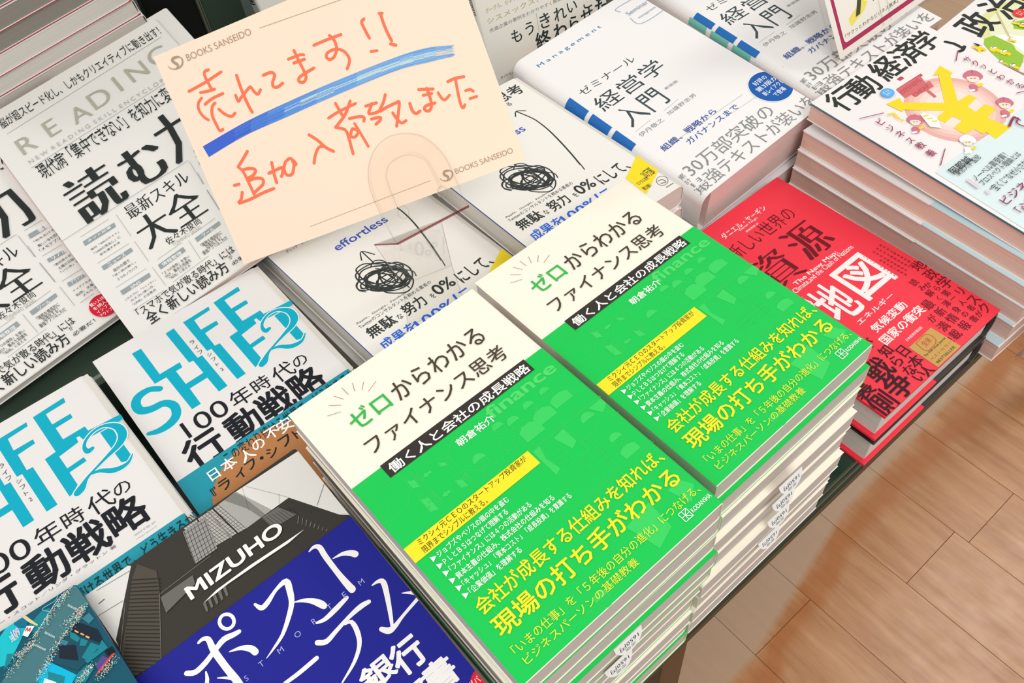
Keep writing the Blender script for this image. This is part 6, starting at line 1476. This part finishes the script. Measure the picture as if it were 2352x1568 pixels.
# sloping easel under the reading books
ez = bpy.data.objects.new('display_wedge', None); COL.objects.link(ez); ez.location = AB(0, -610, -482); tag(ez, 'low dark green wedge propping up the pale reading books', 'wedge')
w = MB(); w.prism([(-520, -481.9), (-960, -481.9), (-960, -405), (-735, -430)], -130, 180, lambda p, q, d: (d, p, q)); o = link('wedge', abmesh(w).mesh('wedge', GREEN2), ez); o.matrix_parent_inverse = Matrix.Translation(-ez.location)

# face-out books
for k, lab in (('I', 'white business book standing face-out at the back, black brush title'), ('I2', 'plain white book standing face-out behind the peach sign')):
    M, s = pm(k)
    book('paperback', 'face'+k, M, s, 128, 188, 19, lab, 'books standing face-out', prt='I' if k == 'I' else None, prect=(-4, 0, 128, 188), cover=cover_mat('cover_warmgrey', (226, 225, 216), .45, .15), page=PGW, side='L', r=3)
    root = [o for o in COL.objects if o.get('label') == lab][0]
    g = [('C', 'iink', ch, 8.5, 40+j*13, 11, 1.5, 0) for j, ch in enumerate('経営戦略実践講座')]
    for nm2, me in prints('ispine', g, (0, 0, 19, 188), lambda u, v, z: (-64.1-z, 94-v, u), z0=.05): link(nm2, me, root)
    # stand behind it
    st = bpy.data.objects.new('book_stand', None); COL.objects.link(st); st.matrix_world = M @ Matrix.Translation((.064*s, -.188*s, -.0235)); tag(st, 'thin black stand behind the %s face-out book' % ('titled' if k == 'I' else 'plain'), 'stand')
    t = MB(); t.box(-30, 0, -1.5, 30, 150, 0); link('back_plate', t.mesh('back_plate', mat('leg_black', (34, 28, 24)), .5), st)
    t = MB(); t.box(-30, -3, -1.5, 30, -.8, 22); link('foot_plate', t.mesh('foot_plate', mat('leg_black', (34, 28, 24)), .5), st)

# ------------------------------------------------------------------ clear plastic
def clear(name, tint=(1, .995, .99), gl=.06, rough=.03):
    m = bpy.data.materials.new(name); m.use_nodes = True; n = m.node_tree.nodes; l = m.node_tree.links; n.clear()
    o = n.new('ShaderNodeOutputMaterial'); t = n.new('ShaderNodeBsdfTransparent'); t.inputs[0].default_value = (*tint, 1)
    g = n.new('ShaderNodeBsdfGlossy'); g.inputs['Roughness'].default_value = rough; f = n.new('ShaderNodeLayerWeight'); f.inputs[0].default_value = .12
    a = n.new('ShaderNodeMath'); a.operation = 'MULTIPLY'; a.inputs[1].default_value = .6
    x = n.new('ShaderNodeMixShader'); l.new(f.outputs[0], a.inputs[0]); l.new(a.outputs[0], x.inputs[0]); l.new(t.outputs[0], x.inputs[1]); l.new(g.outputs[0], x.inputs[2]); l.new(x.outputs[0], o.inputs[0])
    return m
CLR = clear('clear_plastic'); CLRE = clear('clear_edge', (.955, .95, .94), .2, .08); CLRR = clear('rosy_edge', (.72, .45, .47), .3, .1)
# ------------------------------------------------------------------ peach sign
M, s = pm('K'); KS = s
root = bpy.data.objects.new('shop_card', None); COL.objects.link(root); root.matrix_world = M @ Matrix.Translation((.091*s, -.128*s, 0)) @ Matrix.Scale(s, 4); tag(root, 'peach handwritten card with orange-red characters and a blue marker line', 'sign')
t = MB(); t.box(-91, 0, -.5, 91, 128, 0); link('card', t.mesh('card', mat('peach_card', (255, 231, 208), .6)), root)
MT = [(6.0, 55.8), (36.1, 52.0), (65.8, 50.4), (94.6, 49.6), (131.9, 49.8), (151.6, 51.5), (166.3, 55.5)]
MBt = [(6.9, 62.6), (33.0, 58.9), (62.5, 57.8), (91.2, 56.8), (129.2, 56.5), (148.8, 58.7), (164.8, 60.9)]
def cat(P_, t):
    n = len(P_)-1; i = min(int(t*n), n-1); f = t*n-i; p = [P_[max(i-1, 0)], P_[i], P_[i+1], P_[min(i+2, n)]]
    return [.5*((2*p[1][c])+(-p[0][c]+p[2][c])*f+(2*p[0][c]-5*p[1][c]+4*p[2][c]-p[3][c])*f*f+(-p[0][c]+3*p[1][c]-3*p[2][c]+p[3][c])*f**3) for c in (0, 1)]
def marker(nm):      # broad blue felt-tip line that dries out towards its right end
    if nm != 'MARK': return []
    rg = random.Random(5); o = []; NS, NM = 30, 16; cols = ['kb1', 'kb1b', 'kb2', 'kb2b', 'kb3', 'kb4']
    for j in range(NS):
        off = rg.uniform(-.04, .04); mid = 8 < j < NS-8
        for m in range(NM):
            a, b = m/NM, (m+1)/NM; tt = a+off+rg.uniform(-.02, .02); lv = 0 if tt < .12 else 1 if tt < .24 else 2 if tt < .38 else 3 if tt < .55 else 4
            if mid and tt > .33 and rg.random() < .5: lv = 5
            if not mid and tt > .5: lv = 3 if rg.random() < .6 else 4
            if m > NM-3 and mid and rg.random() < .55: continue
            if m == NM-1: b -= rg.uniform(0, .035)
            up, dn = [], []
            for q in range(4):
                A, Bq = cat(MT, a+(b-a)*q/3), cat(MBt, a+(b-a)*q/3)
                for L_, f in ((up, j/NS), (dn, (j+1.1)/NS)): L_.append((A[0]+(Bq[0]-A[0])*f, A[1]+(Bq[1]-A[1])*f))
            o.append(('P', cols[lv], [c for p in up+dn[::-1] for c in p]))
    return sorted(o, key=lambda q: q[1])
for nm2, me in prints('K', PR['K'], (0, 0, 182, 128), lambda u, v, z: (u-91, 128-v, z), z0=.03, extra=marker): link(nm2, me, root)
# stand: local frame = card frame in real mm
M0 = M
ho = bpy.data.objects.new('card_stand', None); COL.objects.link(ho); ho.matrix_world = M0 @ Matrix.Translation((.123, -.151, 0)); tag(ho, 'clear plastic arched stand holding the peach card', 'card stand')
def hl(u, v, z): return (u-123, 151-v, z)
outer = [(97.7, 154.4), (95.4, 134.2), (94.8, 123.4), (95.7, 114.0), (99.8, 104.2), (107.8, 96.0), (117.4, 92.8), (127.6, 94.2), (136.4, 99.0), (142.7, 108.0), (145.7, 117.0), (146.7, 129.2), (147.0, 141.3), (148.2, 147.8)]
inner = [(107.0, 134.6), (106.7, 121.2), (107.7, 113.5), (112.1, 107.9), (120.4, 106.0), (127.1, 107.8), (133.2, 113.2), (134.8, 121.7), (135.7, 132.0)]
def cr(P, n=4):
    Q = []
    for i in range(len(P)-1):
        p0, p1, p2, p3 = P[max(i-1, 0)], P[i], P[i+1], P[min(i+2, len(P)-1)]
        for j in range(n):
            t_ = j/n; Q.append(tuple(.5*((2*p1[c])+(-p0[c]+p2[c])*t_+(2*p0[c]-5*p1[c]+4*p2[c]-p3[c])*t_*t_+(-p0[c]+3*p1[c]-3*p2[c]+p3[c])*t_**3) for c in (0, 1)))
    return Q+[P[-1]]
OUT, INN = cr(outer), cr(inner)
plate = OUT
t = MB(); t.prism(plate, 1.2, 2.0, lambda p, q, d: hl(p, q, d)); link('front_plate', t.mesh('front_plate', CLR), ho)
# raised arch rib
t = MB(); n1 = 33; vs = []; fs = []
def samp(P, f):
    x = f*(len(P)-1); i = min(int(x), len(P)-2); return [P[i][c]+(P[i+1][c]-P[i][c])*(x-i) for c in (0, 1)]
for i in range(n1):
    f = i/(n1-1); a_ = samp(OUT[4:-8], f); b_ = samp(INN, f)
    for j in range(7):
        g = .12+.76*j/6; vs.append(hl(a_[0]+(b_[0]-a_[0])*g, a_[1]+(b_[1]-a_[1])*g, 2.0+2.6*math.sin(math.pi*j/6)))
for i in range(n1-1):
    for j in range(6): fs.append((i*7+j, i*7+j+1, i*7+8+j, i*7+7+j))
t.add(vs, fs); link('arch_rib', t.mesh('arch_rib', CLR, smooth=True), ho)
t = MB(); t.tube([hl(p, q, 1.6) for p, q in OUT], .28); link('rim', t.mesh('rim', CLRE, smooth=True), ho)
t = MB(); t.tube([hl(p, q, 2.2) for p, q in INN], .3); link('rim', t.mesh('rim', CLRE, smooth=True), ho)
for cx, cy_, rr in ((109.2, 137.6, 3.4), (136.6, 134.4, 3.0)):
    t = MB(); t.tube([hl(cx+rr*math.cos(2*math.pi*i/20), cy_+rr*1.1*math.sin(2*math.pi*i/20), 2.2) for i in range(20)], .4, closed=True); link('peg_ring', t.mesh('peg_ring', CLRE, smooth=True), ho)
inv = ho.matrix_world.inverted()
def wl(x, y, z): return tuple((inv @ W3(x, y, z))*1000)
F1, F2 = wl(-63, 393.5, -392.6), wl(-16, 400.4, -374.8); B1, B2 = wl(-78.3, 400, -397.4), wl(-35.5, 413.5, -396)
def quad(a, b, c, d, th=.7):
    A, B_, C_, D_ = map(Vector, (a, b, c, d)); n = (B_-A).cross(D_-A).normalized()*th
    return MB().add([A, B_, C_, D_, A+n, B_+n, C_+n, D_+n], [(0, 3, 2, 1), (4, 5, 6, 7), (0, 1, 5, 4), (1, 2, 6, 5), (2, 3, 7, 6), (3, 0, 4, 7)])
link('ledge', quad(F1, F2, B2, B1).mesh('ledge', clear('ledge_plastic', (.95, .92, .915), .1, .15)), ho)
link('ledge_edge', MB().tube([F1, F2], .75).mesh('ledge_edge', CLRR), ho, None, 'reddish lip of the ledge'); link('ledge_edge', MB().tube([B1, F1], .5).mesh('ledge_edge', CLRR), ho, None, 'reddish lip of the ledge')
MH, _ = pm('H1')
def h1(u, v, z): return tuple((inv @ (MH @ Vector((u*.001, -v*.001, z*.001))))*1000)
G1_, G2_ = h1(52.7, 120.7, .6), h1(89.4, 129.9, .6); G3, G4 = h1(32, 153.8, .6), h1(73.8, 161.4, .6)
PL = clear('base_plastic', (.975, .975, .97))
[n for n in PL.node_tree.nodes if n.type == 'MATH'][0].inputs[1].default_value = .2
link('back_leg', quad(B1, B2, G2_, G1_).mesh('back_leg', PL), ho); link('base_plate', quad(G1_, G2_, G4, G3, -.7).mesh('base_plate', PL), ho)
for a_, b_ in ((B1, G1_), (B2, G2_), (G1_, G3), (G2_, G4), (G1_, G2_), (G3, G4)): link('rim', MB().tube([a_, b_], .25).mesh('rim', CLRE), ho)

# ------------------------------------------------------------------ second card on the textbooks
M, s = pm('L')
root = bpy.data.objects.new('shop_card', None); COL.objects.link(root); root.matrix_world = M @ Matrix.Translation((.068, -.120, 0)); tag(root, 'white card with a maroon border standing on the thick textbooks', 'sign')
t = MB(); t.box(-68, 0, -.5, 68, 120, 0); link('card', t.mesh('card', mat('white_card', (246, 243, 238), .6)), root)
def lex(nm):
    if nm != 'LB': return []
    def rr(x0, y0, x1, y1, r):
        return [(x0+r-r*math.cos(q), y0+r-r*math.sin(q)) for q in [math.pi/2*i/5 for i in range(6)]]+[(x1-r+r*math.sin(q), y0+r-r*math.cos(q)) for q in [math.pi/2*i/5 for i in range(6)]]+[(x1-r+r*math.cos(q), y1-r+r*math.sin(q)) for q in [math.pi/2*i/5 for i in range(6)]]+[(x0+r-r*math.sin(q), y1-r+r*math.cos(q)) for q in [math.pi/2*i/5 for i in range(6)]]
    return [('P', 'lmar', [5.6, 5.6, 130.4, 5.6, 130.4, 114.6, 5.6, 114.6]), ('P', 'lpap', [c for p in rr(9.2, 9.2, 126.8, 110.6, 3.4) for c in p])]
INK['lpap'] = (246, 243, 236)
for nm2, me in prints('L', PR['L'], (0, 0, 136, 120), lambda u, v, z: (u-68, 120-v, z), z0=.03, extra=lex): link(nm2, me, root)
cs = bpy.data.objects.new('card_stand', None); COL.objects.link(cs); cs.matrix_world = M @ Matrix.Translation((.066, -.1225, 0)); tag(cs, 'clear plastic sleeve stand holding the maroon-bordered card', 'card stand')
t = MB(); t.box(-72, 0, -1.6, 92, 150, -.9); link('back_plate', t.mesh('back_plate', PL), cs)
t = MB(); t.box(-72, 0, .6, 92, 70, 1.2); link('front_plate', t.mesh('front_plate', CLR), cs)
for x in (26, 36): t = MB(); t.tube([(x-66+30, 6, 1.4), (x-66+31, 60, 1.4)], .5); link('rim', t.mesh('rim', CLRE), cs)
t = MB(); t.tube([(-72, 150, -.2), (-72, 0, -.2), (92, 0, -.2), (92, 150, -.2)], .35); link('rim', t.mesh('rim', CLRE), cs)
# shrink-wrapped pack below the yen stack
fm = clear('wrap_film', (.86, .84, .81), .2, .12)
nn = fm.node_tree.nodes; tn = nn.new('ShaderNodeBsdfTranslucent'); tn.inputs[0].default_value = (.8, .76, .72, 1); df = nn.new('ShaderNodeBsdfDiffuse'); df.inputs[0].default_value = (.72, .66, .6, 1)
mx = nn.new('ShaderNodeMixShader'); mx.inputs[0].default_value = .42; o_ = [n for n in nn if n.type == 'OUTPUT_MATERIAL'][0]; src = o_.inputs[0].links[0].from_socket
fm.node_tree.links.new(src, mx.inputs[1]); fm.node_tree.links.new(df.outputs[0], mx.inputs[2]); fm.node_tree.links.new(mx.outputs[0], o_.inputs[0])
t = MB(); vs = []; fs = []; na, nz = 40, 14
for i in range(na+1):
    for j in range(nz+1):
        a = 508+170*i/na; q = j/nz; z = -496-58*q
        vs.append((a+random.uniform(-1, 1)-(6*q if i == 0 else 0), -86+9*math.sin(q*3.0)+random.uniform(-1.6, 1.6)+(-4 if j == 0 else 0), z+random.uniform(-.8, .8)))
for i in range(na):
    for j in range(nz): k = i*(nz+1)+j; fs.append((k, k+1, k+nz+2, k+nz+1))
t.add(vs, fs); me = abmesh(t).mesh('wrap_film', fm)
o = link('wrap_film', me); o.data.transform(Matrix.Translation(-AB(590, -90, -555))); o.location = AB(590, -90, -555)
tag(o, 'crinkled clear shrink-wrap over the bottom books of the yen stack', 'plastic wrap')
